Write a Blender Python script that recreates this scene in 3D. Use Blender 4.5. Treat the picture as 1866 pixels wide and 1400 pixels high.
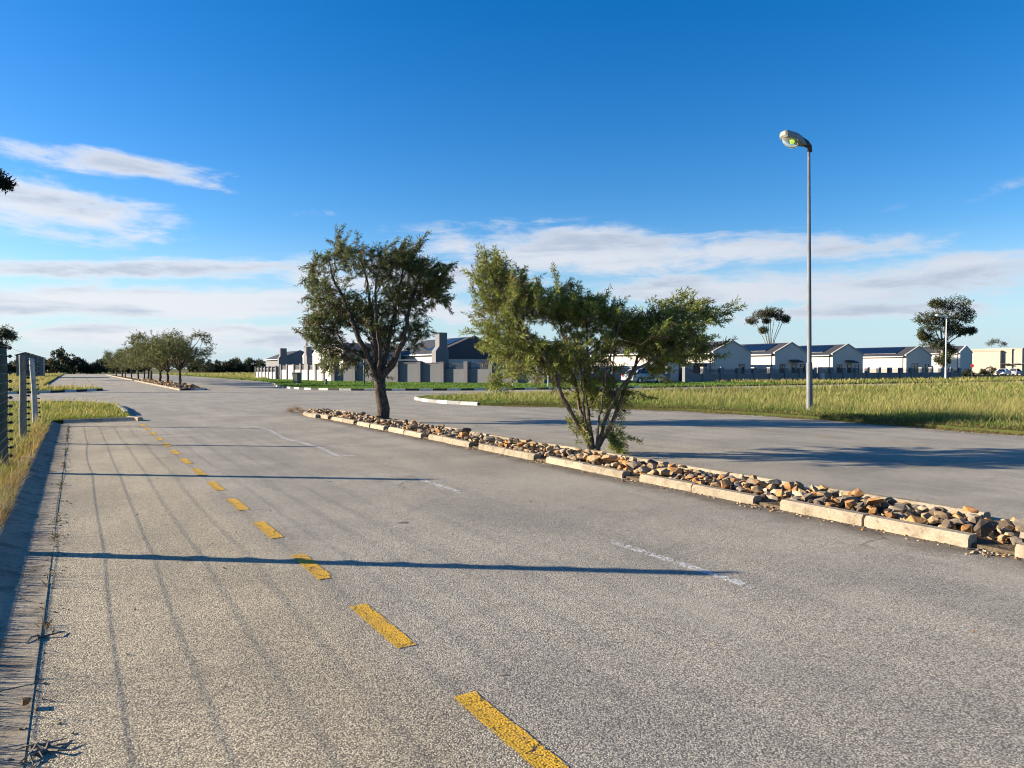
import bpy, bmesh, math, random
import numpy as np
from mathutils import Vector, Matrix
from mathutils.geometry import tessellate_polygon
random.seed(7); RNG = np.random.default_rng(7)
R = math.radians
sc = bpy.context.scene
for o in list(bpy.data.objects): bpy.data.objects.remove(o)
C = sc.collection

# ------------------------------------------------------------------ camera
# +Y runs along the main road, the camera stands at the origin at eye height
FOC, CX, CY, HOR, EYE = 1294.0, 933.0, 700.0, 672.0, 1.6
YAW = math.atan((CX-138)/FOC); PITCH = math.atan((CY-HOR)/FOC)
cam = bpy.data.objects.new('camera', bpy.data.cameras.new('camera')); C.objects.link(cam)
cam.location = (0, 0, EYE); cam.rotation_euler = (math.pi/2-PITCH, 0, -YAW)
cam.data.sensor_width = 36; cam.data.lens = FOC/1866*36
cam.data.clip_end = 9000; cam.data.clip_start = 0.05
sc.camera = cam
sc.cycles.filter_width = 1.05; sc.cycles.max_bounces = 6; sc.cycles.diffuse_bounces = 2; sc.cycles.glossy_bounces = 2; sc.cycles.transmission_bounces = 4; sc.cycles.transparent_max_bounces = 6
SUN_AZ, SUN_EL = -52.5, 16.2          # degrees clockwise from +Y, above the horizon

def nodes_of(nt): return nt.nodes, nt.links
class G:
    """small node-graph helper"""
    def __init__(s, nt): s.nt = nt
    def n(s, t, **k):
        x = s.nt.nodes.new(t)
        for a, b in k.items(): setattr(x, a, b)
        return x
    def put(s, sock, v):
        if v is None: return
        if isinstance(v, bpy.types.NodeSocket): s.nt.links.new(v, sock)
        else:
            if isinstance(v, (tuple, list)) and len(v) == 3 and sock.type == 'RGBA': v = (*v, 1)
            sock.default_value = v
    def m(s, op, a, b=None, c=None, clamp=False):
        x = s.n('ShaderNodeMath', operation=op, use_clamp=clamp)
        for i, v in enumerate((a, b, c)):
            if v is not None: s.put(x.inputs[i], v)
        return x.outputs[0]
    def vm(s, op, a, b=None):
        x = s.n('ShaderNodeVectorMath', operation=op)
        s.put(x.inputs[0], a)
        if b is not None: s.put(x.inputs[1], b)
        return x
    def xyz(s, v): 
        x = s.n('ShaderNodeSeparateXYZ'); s.put(x.inputs[0], v); return x.outputs
    def comb(s, a, b, c):
        x = s.n('ShaderNodeCombineXYZ')
        for i, v in enumerate((a, b, c)): s.put(x.inputs[i], v)
        return x.outputs[0]
    def noise(s, vec, scale, detail=4, rough=0.55, dist=0.0):
        x = s.n('ShaderNodeTexNoise'); s.put(x.inputs['Vector'], vec)
        x.inputs['Scale'].default_value = scale; x.inputs['Detail'].default_value = detail
        x.inputs['Roughness'].default_value = rough; x.inputs['Distortion'].default_value = dist
        return x.outputs[0]
    def voro(s, vec, scale, feature='F1'):
        x = s.n('ShaderNodeTexVoronoi', feature=feature); s.put(x.inputs['Vector'], vec)
        x.inputs['Scale'].default_value = scale; return x.outputs
    def ramp(s, f, a, b, lo=0.0, hi=1.0):
        x = s.n('ShaderNodeMapRange', interpolation_type='SMOOTHSTEP')
        s.put(x.inputs[0], f); x.inputs[1].default_value = a; x.inputs[2].default_value = b
        x.inputs[3].default_value = lo; x.inputs[4].default_value = hi; return x.outputs[0]
    def mix(s, f, a, b, mode='MIX'):
        x = s.n('ShaderNodeMix', data_type='RGBA', blend_type=mode)
        s.put(x.inputs[0], f); s.put(x.inputs[6], a); s.put(x.inputs[7], b); return x.outputs[2]
    def cramp(s, f, stops):
        x = s.n('ShaderNodeValToRGB'); s.put(x.inputs[0], f)
        e = x.color_ramp.elements
        while len(e) < len(stops): e.new(0.5)
        for i, (p, c) in enumerate(stops): e[i].position = p; e[i].color = (*c, 1)
        return x.outputs[0]

# ------------------------------------------------------------------ world: clear sky with banded cloud
w = bpy.data.worlds.new('World'); sc.world = w; w.use_nodes = True
w.cycles.sampling_method = 'MANUAL'; w.cycles.sample_map_resolution = 256
w.node_tree.nodes.clear(); g = G(w.node_tree)
sky = g.n('ShaderNodeTexSky', sky_type='NISHITA', sun_disc=False)
sky.sun_elevation = R(SUN_EL); sky.sun_rotation = R(SUN_AZ)
sky.altitude = 50; sky.air_density = 1.0; sky.dust_density = 0.25; sky.ozone_density = 3.0
hs = g.n('ShaderNodeHueSaturation'); hs.inputs['Saturation'].default_value = 1.39; hs.inputs['Value'].default_value = 1.40; hs.inputs['Hue'].default_value = 0.51
g.put(hs.inputs['Color'], sky.outputs[0])
tc = g.n('ShaderNodeTexCoord'); d = g.xyz(tc.outputs['Generated'])
# direction turned so that az = 0 looks along the camera's bearing; u, v in units of tan(angle)
ca, sa = math.cos(YAW), math.sin(YAW)
dx = g.m('SUBTRACT', g.m('MULTIPLY', d[0], ca), g.m('MULTIPLY', d[1], sa))
dy = g.m('ADD', g.m('MULTIPLY', d[0], sa), g.m('MULTIPLY', d[1], ca))
az = g.m('ARCTAN2', dx, dy); el = g.m('ARCSINE', d[2])
# patches of cloud: azimuth, elevation, half widths (degrees), tilt, weight
def patch(a, e, sa_, se, tilt, wgt):
    k = math.tan(R(tilt))
    u = g.m('MULTIPLY_ADD', az, 1/R(sa_), -a/sa_)
    v = g.m('MULTIPLY_ADD', g.m('MULTIPLY_ADD', az, -k, el), 1/R(se), -(R(e)-k*R(a))/R(se))
    q = g.m('MULTIPLY_ADD', u, u, g.m('MULTIPLY', v, v))
    return g.m('MULTIPLY', g.m('POWER', 0.40, q), wgt)
P = [(-30, 14.1, 7.5, .85, -1, .85), (-24, 13.3, 3.0, .5, -3, .5), (-33, 10.6, 7.0, 1.9, -3, .85), (-28, 9.3, 4.0, .5, 0, .5),
     (-27, 7.1, 12, .85, 4, .9), (-27, 4.7, 16, 1.3, 1, 1.05), (-24, 2.4, 22, 1.2, 0, .74), (-15, 12, 4, .7, 8, .22), (-3, 12.4, 6, .5, 5, .13),
     (6, 9.3, 12, 1.9, -3, 1.0), (20, 9.0, 11, 1.3, -2, .7), (-8, 7.4, 12, 1.7, 0, .78), (22, 6.0, 17, 1.4, -2, .92), (33, 6.6, 12, 1.2, 0, .8),
     (24, 4.2, 15, .9, 0, .7), (-6, 4.6, 16, 1.3, 0, .68), (35, 12, 4, .8, 14, .25), (29, 11.5, 3, .6, 14, .22),
     (75, 9, 25, 2.5, 0, .6), (-75, 12, 24, 3, 0, .6), (150, 9, 50, 3, 0, .6), (-140, 10, 40, 3, 0, .6)]
acc = None
for p in P:
    x = patch(*p); acc = x if acc is None else g.m('MAXIMUM', acc, x)
sv = g.comb(g.m('MULTIPLY', az, 5.0), g.m('MULTIPLY', el, 24.0), 0.0)
n1 = g.noise(sv, 1.3, 8, 0.62, 0.6)
n2 = g.noise(g.comb(g.m('MULTIPLY', az, 14.0), g.m('MULTIPLY', el, 40.0), 3.7), 1.6, 6, 0.6, 0.3)
nn = g.m('ADD', g.m('MULTIPLY', n1, 0.7), g.m('MULTIPLY', n2, 0.3))
dens = g.m('ADD', acc, g.m('MULTIPLY', g.m('MULTIPLY', g.m('SUBTRACT', nn, 0.5), 2.1), g.ramp(acc, 0.0, 0.3)))
cov = g.ramp(dens, 0.2, 0.74, 0.0, 0.92)
low = g.ramp(el, R(11.0), R(-0.5), 0.0, 0.85)           # thin veil towards the horizon
thick = g.ramp(dens, 0.42, 0.95)
n3 = g.noise(g.comb(g.m('MULTIPLY', az, 4.0), g.m('MULTIPLY', el, 30.0), 9.1), 1.0, 5, 0.55, 0.2)
shade = g.m('MULTIPLY', thick, g.ramp(n3, 0.38, 0.6))
toward = g.ramp(az, R(-60), R(40))                     # brighter on the sun's side
ccol = g.mix(shade, g.mix(toward, (6.3, 6.4, 6.7), (5.0, 5.3, 5.9)), g.mix(toward, (3.9, 4.35, 5.2), (3.4, 3.9, 4.8)))
veil = g.mix(low, hs.outputs[0], (3.7, 5.0, 6.3))
final = g.mix(cov, veil, ccol)
bg = g.n('ShaderNodeBackground'); g.put(bg.inputs[0], final); bg.inputs[1].default_value = 0.051
wo = g.n('ShaderNodeOutputWorld'); w.node_tree.links.new(bg.outputs[0], wo.inputs[0])

sl = bpy.data.lights.new('sun', 'SUN'); sl.energy = 5.0; sl.angle = R(0.5); sl.color = (1.0, 0.865, 0.68)
sun = bpy.data.objects.new('sun', sl); C.objects.link(sun)
sdir = Vector((math.sin(R(SUN_AZ))*math.cos(R(SUN_EL)), math.cos(R(SUN_AZ))*math.cos(R(SUN_EL)), math.sin(R(SUN_EL))))
sun.rotation_euler = sdir.to_track_quat('Z', 'Y').to_euler(); sun.location = sdir*60
sc.view_settings.view_transform = 'Standard'; sc.view_settings.look = 'None'
sc.view_settings.exposure = 1.48; sc.view_settings.gamma = 1.0; sc.view_settings.use_curve_mapping = False

# ------------------------------------------------------------------ helpers
_f = np.array([math.sin(YAW)*math.cos(PITCH), math.cos(YAW)*math.cos(PITCH), -math.sin(PITCH)])
_r = np.array([math.cos(YAW), -math.sin(YAW), 0.0]); _u = np.cross(_r, _f)
def at(px, py, z=0.0):
    """pixel of the photograph -> point on the horizontal plane z"""
    d = _f + _r*(px-CX)/FOC - _u*(py-CY)/FOC
    p = d*((z-EYE)/d[2]); return (float(p[0]), float(p[1]), z)
def bearing_x(px, y):
    """x of the pixel column px on the plane Y = y"""
    d = _f + _r*(px-CX)/FOC; return float(d[0]/d[1]*y)

class MB:
    def __init__(s): s.v = []; s.f = []
    def add(s, vs, fs):
        b = len(s.v); s.v += [tuple(p) for p in vs]; s.f += [tuple(b+i for i in q) for q in fs]; return s
    def box(s, x0, x1, y0, y1, z0, z1):
        v = [(x, y, z) for z in (z0, z1) for y in (y0, y1) for x in (x0, x1)]
        return s.add(v, [(0, 2, 3, 1), (4, 5, 7, 6), (0, 1, 5, 4), (1, 3, 7, 5), (3, 2, 6, 7), (2, 0, 4, 6)])
    def prism(s, poly, a, b, axis='y'):
        """poly in the other two axes, extruded a..b"""
        n = len(poly); v = []
        for t in (a, b):
            for p, q in poly:
                v.append({'y': (p, t, q), 'x': (t, p, q), 'z': (p, q, t)}[axis])
        f = [tuple(range(n)), tuple(range(2*n-1, n-1, -1))] + [(i, i+n, (i+1) % n+n, (i+1) % n) for i in range(n)]
        return s.add(v, f)
    def tube(s, pts, rad, n=8, caps=True):
        pts = [Vector(p) for p in pts]; b = len(s.v); k = len(pts)
        ref = Vector((0, 0, 1)); t0 = (pts[1]-pts[0]).normalized()
        if abs(t0.z) > .9: ref = Vector((1, 0, 0))
        a = t0.cross(ref).normalized()
        for i, p in enumerate(pts):
            t = (pts[min(i+1, k-1)]-pts[max(i-1, 0)]).normalized()
            a = (a - t*a.dot(t)).normalized(); c = t.cross(a)
            r = rad[i] if hasattr(rad, '__len__') else rad
            for j in range(n):
                q = 2*math.pi*j/n; s.v.append(tuple(p+(a*math.cos(q)+c*math.sin(q))*r))
        for i in range(k-1):
            for j in range(n):
                s.f.append((b+i*n+j, b+i*n+(j+1) % n, b+(i+1)*n+(j+1) % n, b+(i+1)*n+j))
        if caps: s.f.append(tuple(b+j for j in range(n-1, -1, -1))); s.f.append(tuple(b+(k-1)*n+j for j in range(n)))
        return s
    def build(s, name, mat, parent=None, smooth=False, loc=None, fix=True):
        me = bpy.data.meshes.new(name); me.from_pydata(s.v, [], s.f); me.update()
        if fix:
            bm = bmesh.new(); bm.from_mesh(me); bmesh.ops.recalc_face_normals(bm, faces=bm.faces); bm.to_mesh(me); bm.free()
        if mat: me.materials.append(mat)
        if smooth: me.polygons.foreach_set('use_smooth', [True]*len(me.polygons))
        return link(name, me, parent, loc)
def link(name, me, parent=None, loc=None, rz=0.0):
    o = bpy.data.objects.new(name, me); C.objects.link(o)
    if parent: o.parent = parent
    if loc is not None: o.location = loc
    if rz: o.rotation_euler[2] = rz
    return o
def tag(o, label=None, cat=None, group=None, kind=None):
    if label: o['label'] = label
    if cat: o['category'] = cat
    if group: o['group'] = group
    if kind: o['kind'] = kind
    return o
def thing(name, label, cat, loc=(0, 0, 0), rz=0.0, group=None):
    return tag(link(name, None, None, loc, rz), label, cat, group)
def dup(root, loc=None, rz=None, scale=None, label=None):
    r = root.copy(); C.objects.link(r)
    if loc is not None: r.location = loc
    if rz is not None: r.rotation_euler[2] = rz
    if scale is not None: r.scale = (scale,)*3 if not hasattr(scale, '__len__') else scale
    if label: r['label'] = label
    for ch in list(root.children):
        c = ch.copy(); C.objects.link(c); c.parent = r
        for q in list(ch.children):
            e = q.copy(); C.objects.link(e); e.parent = c
    return r
def np_mesh(name, V, F, mat, col=None, smooth=False):
    """V (n,3), F (m,k) fixed-size faces, col (n,3) point colours"""
    V = np.asarray(V, np.float32); F = np.asarray(F, np.int32); k = F.shape[1]
    me = bpy.data.meshes.new(name); me.vertices.add(len(V)); me.vertices.foreach_set('co', V.ravel())
    me.loops.add(F.size); me.loops.foreach_set('vertex_index', F.ravel())
    me.polygons.add(len(F)); me.polygons.foreach_set('loop_start', np.arange(0, F.size, k, dtype=np.int32))
    me.polygons.foreach_set('loop_total', np.full(len(F), k, np.int32))
    me.update(calc_edges=True)
    if col is not None:
        a = me.color_attributes.new('Col', 'FLOAT_COLOR', 'POINT')
        a.data.foreach_set('color', np.c_[col, np.ones(len(col))].astype(np.float32).ravel())
    if smooth: me.polygons.foreach_set('use_smooth', np.ones(len(F), bool))
    me.materials.append(mat); return me
def unit(a): return a/np.maximum(np.linalg.norm(a, axis=1, keepdims=True), 1e-9)
def leaf_mesh(name, Pp, D, L, W, c0, c1, mat, wide=0.45, bend=None):
    """a diamond blade for each row: base Pp, direction D, length L, width W, colours at base and tip"""
    n = len(Pp); D = unit(D); rnd = RNG.normal(size=(n, 3)); S = unit(np.cross(D, rnd))
    L = L[:, None]; W = W[:, None]
    tip = Pp+D*L
    if bend is not None: tip = tip+bend
    mid = Pp+D*L*wide
    V = np.stack([Pp, mid+S*W*.5, tip, mid-S*W*.5], 1).reshape(-1, 3)
    Cc = np.stack([c0, (c0+c1)/2, c1, (c0+c1)/2], 1).reshape(-1, 3)
    F = np.arange(4*n).reshape(n, 4)
    return np_mesh(name, V, F, mat, Cc)

# ------------------------------------------------------------------ materials
MATS = {}
def base_mat(name):
    m = bpy.data.materials.new(name); m.use_nodes = True; nt = m.node_tree
    b = nt.nodes['Principled BSDF']; MATS[name] = m; return m, G(nt), b
def pos(gg): return gg.n('ShaderNodeNewGeometry').outputs['Position']
def bump(gg, b, h, strength, dist):
    x = gg.n('ShaderNodeBump'); gg.put(x.inputs['Height'], h)
    x.inputs['Strength'].default_value = strength; x.inputs['Distance'].default_value = dist
    gg.put(b.inputs['Normal'], x.outputs[0])
def plain(name, col, rough=0.8, var=0.18, scale=3.0, bmp=0.0, bscale=60, metal=0.0, rnd=0.0, spec=0.3):
    m, gg, b = base_mat(name)
    p = pos(gg); n = gg.noise(p, scale, 5, .6); n2 = gg.noise(p, scale*9, 3, .6)
    f = gg.m('ADD', gg.m('MULTIPLY', n, .65), gg.m('MULTIPLY', n2, .35))
    lo = tuple(c*(1-var) for c in col); hi = tuple(min(1, c*(1+var)) for c in col)
    c = gg.mix(gg.ramp(f, .3, .7), lo, hi)
    if rnd:
        oi = gg.n('ShaderNodeObjectInfo'); h = gg.n('ShaderNodeHueSaturation')
        gg.put(h.inputs['Value'], gg.m('ADD', gg.m('MULTIPLY', oi.outputs['Random'], 2*rnd), 1-rnd)); gg.put(h.inputs['Color'], c); c = h.outputs[0]
    gg.put(b.inputs['Base Color'], c); b.inputs['Roughness'].default_value = rough; b.inputs['Metallic'].default_value = metal
    b.inputs['Specular IOR Level'].default_value = spec
    if bmp: bump(gg, b, gg.noise(p, bscale, 4, .6), bmp, .01)
    return m
def foliage(name, trans=0.25, rough=0.55):
    m, gg, b = base_mat(name); nt = gg.nt
    a = gg.n('ShaderNodeAttribute', attribute_name='Col')
    gg.put(b.inputs['Base Color'], a.outputs['Color']); b.inputs['Roughness'].default_value = rough
    b.inputs['Specular IOR Level'].default_value = .35
    t = gg.n('ShaderNodeBsdfTranslucent'); gg.put(t.inputs[0], a.outputs['Color'])
    x = gg.n('ShaderNodeMixShader'); x.inputs[0].default_value = trans
    nt.links.new(b.outputs[0], x.inputs[1]); nt.links.new(t.outputs[0], x.inputs[2])
    nt.links.new(x.outputs[0], nt.nodes['Material Output'].inputs[0]); return m
def glassy(name, col, rough=.06):
    m, gg, b = base_mat(name); gg.put(b.inputs['Base Color'], col); b.inputs['Roughness'].default_value = rough
    b.inputs['Specular IOR Level'].default_value = .8; return m

def asphalt():
    m, gg, b = base_mat('asphalt'); p = pos(gg); X = gg.xyz(p)
    v = gg.voro(p, 120.0); v2 = gg.voro(p, 290.0)
    cell = gg.xyz(v['Color'])
    stone = gg.cramp(cell[0], [(0.0, (.145, .131, .101)), (.3, (.332, .304, .24)), (.65, (.51, .47, .375)), (1.0, (.73, .68, .56))])
    gap = gg.ramp(v['Distance'], .42, .72)
    c = gg.mix(gap, stone, (.075, .07, .064))
    c = gg.mix(.3, c, gg.mix(gg.xyz(v2['Color'])[1], (.17, .155, .14), (.52, .49, .445)))
    # larger wear: patches and streaks along the driving direction
    big = gg.noise(p, .55, 5, .6, .4)
    st = gg.noise(gg.comb(gg.m('MULTIPLY', X[0], 1.8), gg.m('MULTIPLY', X[1], .22), 0.0), 1.0, 6, .62, .3)
    wear = gg.m('ADD', gg.m('MULTIPLY', big, .6), gg.m('MULTIPLY', st, .4))
    c = gg.mix(gg.ramp(wear, .34, .66, .0, 1.0), gg.mix(1.0, c, (.80, .79, .76), 'MULTIPLY'), gg.mix(1.0, c, (1.17, 1.13, 1.05), 'MULTIPLY'))
    # tan parking bay along the left kerb
    bay = gg.m('MULTIPLY', gg.ramp(gg.m('ADD', X[0], gg.m('MULTIPLY', big, .5)), 2.1, 1.3), gg.ramp(X[1], 26.0, 23.5))
    c = gg.mix(gg.m('MULTIPLY', bay, .75), c, gg.mix(1.0, c, (1.16, 1.08, .90), 'MULTIPLY'))
    # soil washed out along the median kerb
    so = gg.m('MULTIPLY', gg.ramp(gg.m('ADD', X[0], gg.m('MULTIPLY', gg.noise(p, 2.2, 5, .65), .9)), 6.65, 7.2), gg.ramp(X[0], 6.95, 6.8))
    so = gg.m('MULTIPLY', so, gg.ramp(X[1], 28.0, 24.0))
    c = gg.mix(gg.m('MULTIPLY', so, .75), c, (.075, .055, .038))
    # tar lines and hairline cracks
    cr = gg.voro(gg.vm('ADD', gg.vm('MULTIPLY', p, (.33, .16, 0)).outputs[0], gg.comb(gg.m('MULTIPLY', gg.noise(p, 1.5, 4), .25), gg.m('MULTIPLY', gg.noise(p, 1.1, 4), .25), 0)).outputs[0], 1.0, 'DISTANCE_TO_EDGE')
    line = gg.m('MULTIPLY', gg.ramp(cr[0], .006, .002), gg.ramp(gg.noise(p, .35, 2), .54, .62))
    c = gg.mix(gg.m('MULTIPLY', line, .45), c, (.045, .042, .04))
    # oil drips, dusty patches and dark tyre bands across the lane
    sp = gg.voro(gg.vm('ADD', p, gg.comb(gg.m('MULTIPLY', gg.noise(p, 9, 3), .12), gg.m('MULTIPLY', gg.noise(p, 8, 3), .12), 0)).outputs[0], .9)
    spot = gg.m('MULTIPLY', gg.ramp(sp['Distance'], .075, .03), gg.ramp(gg.xyz(sp['Color'])[0], .45, .55))
    c = gg.mix(gg.m('MULTIPLY', spot, .75), c, (.035, .033, .03))
    tr = gg.noise(gg.comb(gg.m('MULTIPLY', X[0], .5), gg.m('MULTIPLY', X[1], 1.6), 4.0), 1.0, 6, .66, .5)
    c = gg.mix(gg.m('MULTIPLY', gg.ramp(tr, .56, .72), .32), c, (.085, .08, .07))
    dst = gg.noise(gg.vm('ADD', p, (31.0, 7.0, 0)).outputs[0], .42, 6, .68, .6)
    c = gg.mix(gg.m('MULTIPLY', gg.ramp(dst, .55, .75), .4), c, (.42, .385, .31))
    gg.put(b.inputs['Base Color'], c); b.inputs['Roughness'].default_value = .92; b.inputs['Specular IOR Level'].default_value = .25
    h = gg.m('SUBTRACT', gg.m('MULTIPLY', cell[1], .5), gg.m('MULTIPLY', v['Distance'], 1.1))
    h = gg.m('ADD', h, gg.m('MULTIPLY', gg.noise(p, 14, 3), .8))
    bump(gg, b, h, .5, .005)
    return m
def paint(name, col, cut):
    """worn road paint: chipped where the stones wore through"""
    m, gg, b = base_mat(name); nt = gg.nt; p = pos(gg)
    v = gg.voro(p, 85.0); n = gg.noise(p, 9.0, 5, .7); n2 = gg.noise(p, 55.0, 4, .7)
    cr = gg.voro(gg.vm('ADD', p, gg.comb(gg.m('MULTIPLY', gg.noise(p, 12, 3), .12), gg.m('MULTIPLY', gg.noise(p, 11, 3), .12), 0)).outputs[0], 5.5, 'DISTANCE_TO_EDGE')
    f = gg.m('ADD', gg.m('MULTIPLY', n, .55), gg.m('MULTIPLY', n2, .45))
    keep = gg.m('MULTIPLY', gg.ramp(f, cut-.03, cut+.03), gg.ramp(cr[0], .004, .016))
    keep = gg.m('MULTIPLY', keep, gg.ramp(v['Distance'], .80, .66))
    c = gg.mix(gg.ramp(n2, .3, .7), tuple(k*.66 for k in col), col); c = gg.mix(gg.m('MULTIPLY', gg.ramp(gg.noise(p, 3.0, 5, .7), .5, .7), .45), c, (.16, .13, .085))
    gg.put(b.inputs['Base Color'], c); b.inputs['Roughness'].default_value = .75
    bump(gg, b, gg.m('MULTIPLY', v['Distance'], -1.0), .5, .006)
    t = gg.n('ShaderNodeBsdfTransparent'); x = gg.n('ShaderNodeMixShader'); gg.put(x.inputs[0], keep)
    nt.links.new(t.outputs[0], x.inputs[1]); nt.links.new(b.outputs[0], x.inputs[2])
    nt.links.new(x.outputs[0], nt.nodes['Material Output'].inputs[0]); return m
def soil_grass(name, cols, scale=.5):
    m, gg, b = base_mat(name); p = pos(gg)
    n = gg.noise(p, scale, 6, .65, .3); n2 = gg.noise(p, 7.0, 4, .7)
    f = gg.m('ADD', gg.m('MULTIPLY', n, .6), gg.m('MULTIPLY', n2, .4))
    gg.put(b.inputs['Base Color'], gg.cramp(f, [(.3, cols[0]), (.5, cols[1]), (.7, cols[2])])); b.inputs['Roughness'].default_value = .95
    b.inputs['Specular IOR Level'].default_value = .1
    bump(gg, b, n2, .6, .08); return m
def concrete(name, col, stain=(.10, .09, .07), amt=.5, rnd=.1):
    m, gg, b = base_mat(name); p = pos(gg)
    n = gg.noise(p, 4.0, 6, .65, .3); n2 = gg.noise(p, 45, 4, .7)
    c = gg.mix(gg.ramp(n2, .3, .75), tuple(k*.78 for k in col), tuple(min(1, k*1.12) for k in col))
    c = gg.mix(gg.m('MULTIPLY', gg.ramp(n, .46, .66), amt), c, stain); c = gg.mix(gg.m('MULTIPLY', gg.ramp(gg.noise(p, 17.0, 5, .7, 1.0), .57, .66), .6), c, tuple(k*.45 for k in stain))
    oi = gg.n('ShaderNodeObjectInfo'); h = gg.n('ShaderNodeHueSaturation')
    gg.put(h.inputs['Value'], gg.m('ADD', gg.m('MULTIPLY', oi.outputs['Random'], 2*rnd), 1-rnd)); gg.put(h.inputs['Color'], c)
    gg.put(b.inputs['Base Color'], h.outputs[0]); b.inputs['Roughness'].default_value = .95; b.inputs['Specular IOR Level'].default_value = .08
    bump(gg, b, gg.m('ADD', n2, gg.m('MULTIPLY', n, .6)), .35, .01); return m
def bark(name, a, c_, sc_=1.0):
    m, gg, b = base_mat(name); p = pos(gg); X = gg.xyz(p)
    q = gg.comb(gg.m('MULTIPLY', X[0], 26*sc_), gg.m('MULTIPLY', X[1], 26*sc_), gg.m('MULTIPLY', X[2], 7*sc_))
    n = gg.noise(q, 1.0, 5, .65, .5)
    gg.put(b.inputs['Base Color'], gg.mix(gg.ramp(n, .35, .65), a, c_)); b.inputs['Roughness'].default_value = .95
    b.inputs['Specular IOR Level'].default_value = .15
    bump(gg, b, n, .9, .03); return m

asphalt()
paint('yellow_paint', (.72, .41, .022), .36); paint('yellow_faint', (.52, .36, .08), .50)
paint('white_paint', (.70, .69, .66), .49); paint('white_faint', (.62, .61, .59), .53)
soil_grass('ground_far', [(.05, .065, .02), (.10, .11, .035), (.15, .13, .055)], .03)
soil_grass('verge_soil', [(.03, .045, .011), (.055, .07, .018), (.085, .075, .03)], .6)
soil_grass('dirt', [(.06, .045, .03), (.11, .085, .055), (.17, .135, .09)], 1.5)
concrete('kerb_concrete', (.36, .305, .225), (.19, .15, .10), .65, .16)
concrete('channel_concrete', (.33, .285, .215), (.11, .09, .065), .7)
concrete('gutter_pale', (.36, .34, .30), (.2, .18, .15), .4)
plain('kerb_white', (.47, .455, .42), .85, .3, 7, .3); plain('kerb_grey', (.22, .22, .215), .85, .2, 5, .3); plain('kerb_black', (.035, .035, .036), .8, .3, 5, .3)
plain('post_wood', (.20, .185, .145), .9, .35, 6, .6, 40); plain('post_green', (.075, .09, .07), .9, .3, 6, .6, 40)
plain('post_pale', (.40, .385, .34), .9, .3, 5, .6, 40)
plain('black_plastic', (.015, .015, .016), .5, .1); plain('wire', (.20, .20, .19), .5, .1, metal=.6)
plain('galvanised', (.14, .15, .16), .62, .2, 2.0, 0, metal=.25)
plain('lamp_dark', (.05, .052, .056), .55, .1); plain('lamp_grey', (.24, .235, .22), .55, .1); plain('lamp_pale', (.55, .54, .50), .5, .08); plain('white_metal', (.75, .75, .73), .45, .05)
plain('wall_grey', (.17, .175, .18), .9, .06, .4, .1); plain('wall_beige', (.50, .46, .41), .9, .05, .4, .1); plain('wall_cream', (.50, .47, .42), .9, .05, .4, .1)
plain('wall_tan', (.36, .315, .26), .9, .06, .4, .1); plain('wall_greige', (.33, .305, .27), .9, .06, .4, .1)
plain('wall_dark', (.075, .075, .085), .9, .1, .4, .1); plain('wall_white', (.50, .49, .47), .9, .05, .4, .1); plain('pier_dark', (.17, .165, .17), .9, .08, .6, .1)
plain('roof_dark', (.045, .045, .052), .7, .15, 1.0); plain('trim_white', (.52, .51, .49), .7, .05); plain('frame_dark', (.03, .03, .034), .5, .1)
plain('slat_dark', (.05, .05, .055), .55, .1); plain('slat_mid', (.16, .155, .16), .55, .1); plain('curtain', (.70, .68, .64), .8, .05)
plain('bin_plastic', (.10, .115, .10), .5, .1); plain('red_sign', (.5, .04, .035), .5, .05); plain('shed_metal', (.13, .14, .125), .6, .15, .5)
plain('solar_frame', (.45, .46, .48), .4, .05, metal=.4); plain('twig', (.17, .15, .125), .9, .3, 20); plain('stone_brown', (.2, .13, .08), .9, .2, 20)
glassy('pane', (.02, .025, .03)); glassy('solar', (.006, .008, .016), .3); glassy('car_paint', (.30, .34, .40), .25); glassy('car_glass', (.015, .02, .03)); glassy('car_silver', (.6, .6, .6), .25)
plain('tyre', (.018, .018, .018), .9, .2); plain('rim', (.4, .4, .41), .35, .05, metal=.7); plain('tail_lamp', (.35, .02, .02), .3, .05)
ROCKC = [('rock_tan', (.34, .235, .13)), ('rock_orange', (.33, .17, .065)), ('rock_grey', (.20, .165, .125)), ('rock_dark', (.09, .066, .048)), ('rock_pale', (.42, .34, .23))]
for nme, cc in ROCKC: plain(nme, cc, .9, .4, 11, .6, 30, rnd=.3)
bark('bark_dark', (.035, .026, .02), (.12, .095, .07)); bark('bark_brown', (.07, .05, .035), (.21, .165, .12)); bark('bark_pale', (.16, .14, .12), (.40, .36, .31), .4)
foliage('leaf', .33); foliage('grass_blade', .42, .7)
m, gg, b = base_mat('bulb_glow'); gg.put(b.inputs['Base Color'], (.5, .8, .1)); gg.put(b.inputs['Emission Color'], (.62, .95, .06)); b.inputs['Emission Strength'].default_value = .3  # emissive green that imitates sunlight refracted in the lamp bowl
m, gg, b = base_mat('lamp_bowl'); gg.put(b.inputs['Base Color'], (.85, .9, .8)); b.inputs['Roughness'].default_value = .12; b.inputs['Transmission Weight'].default_value = .85; b.inputs['IOR'].default_value = 1.1
M = MATS

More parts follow.
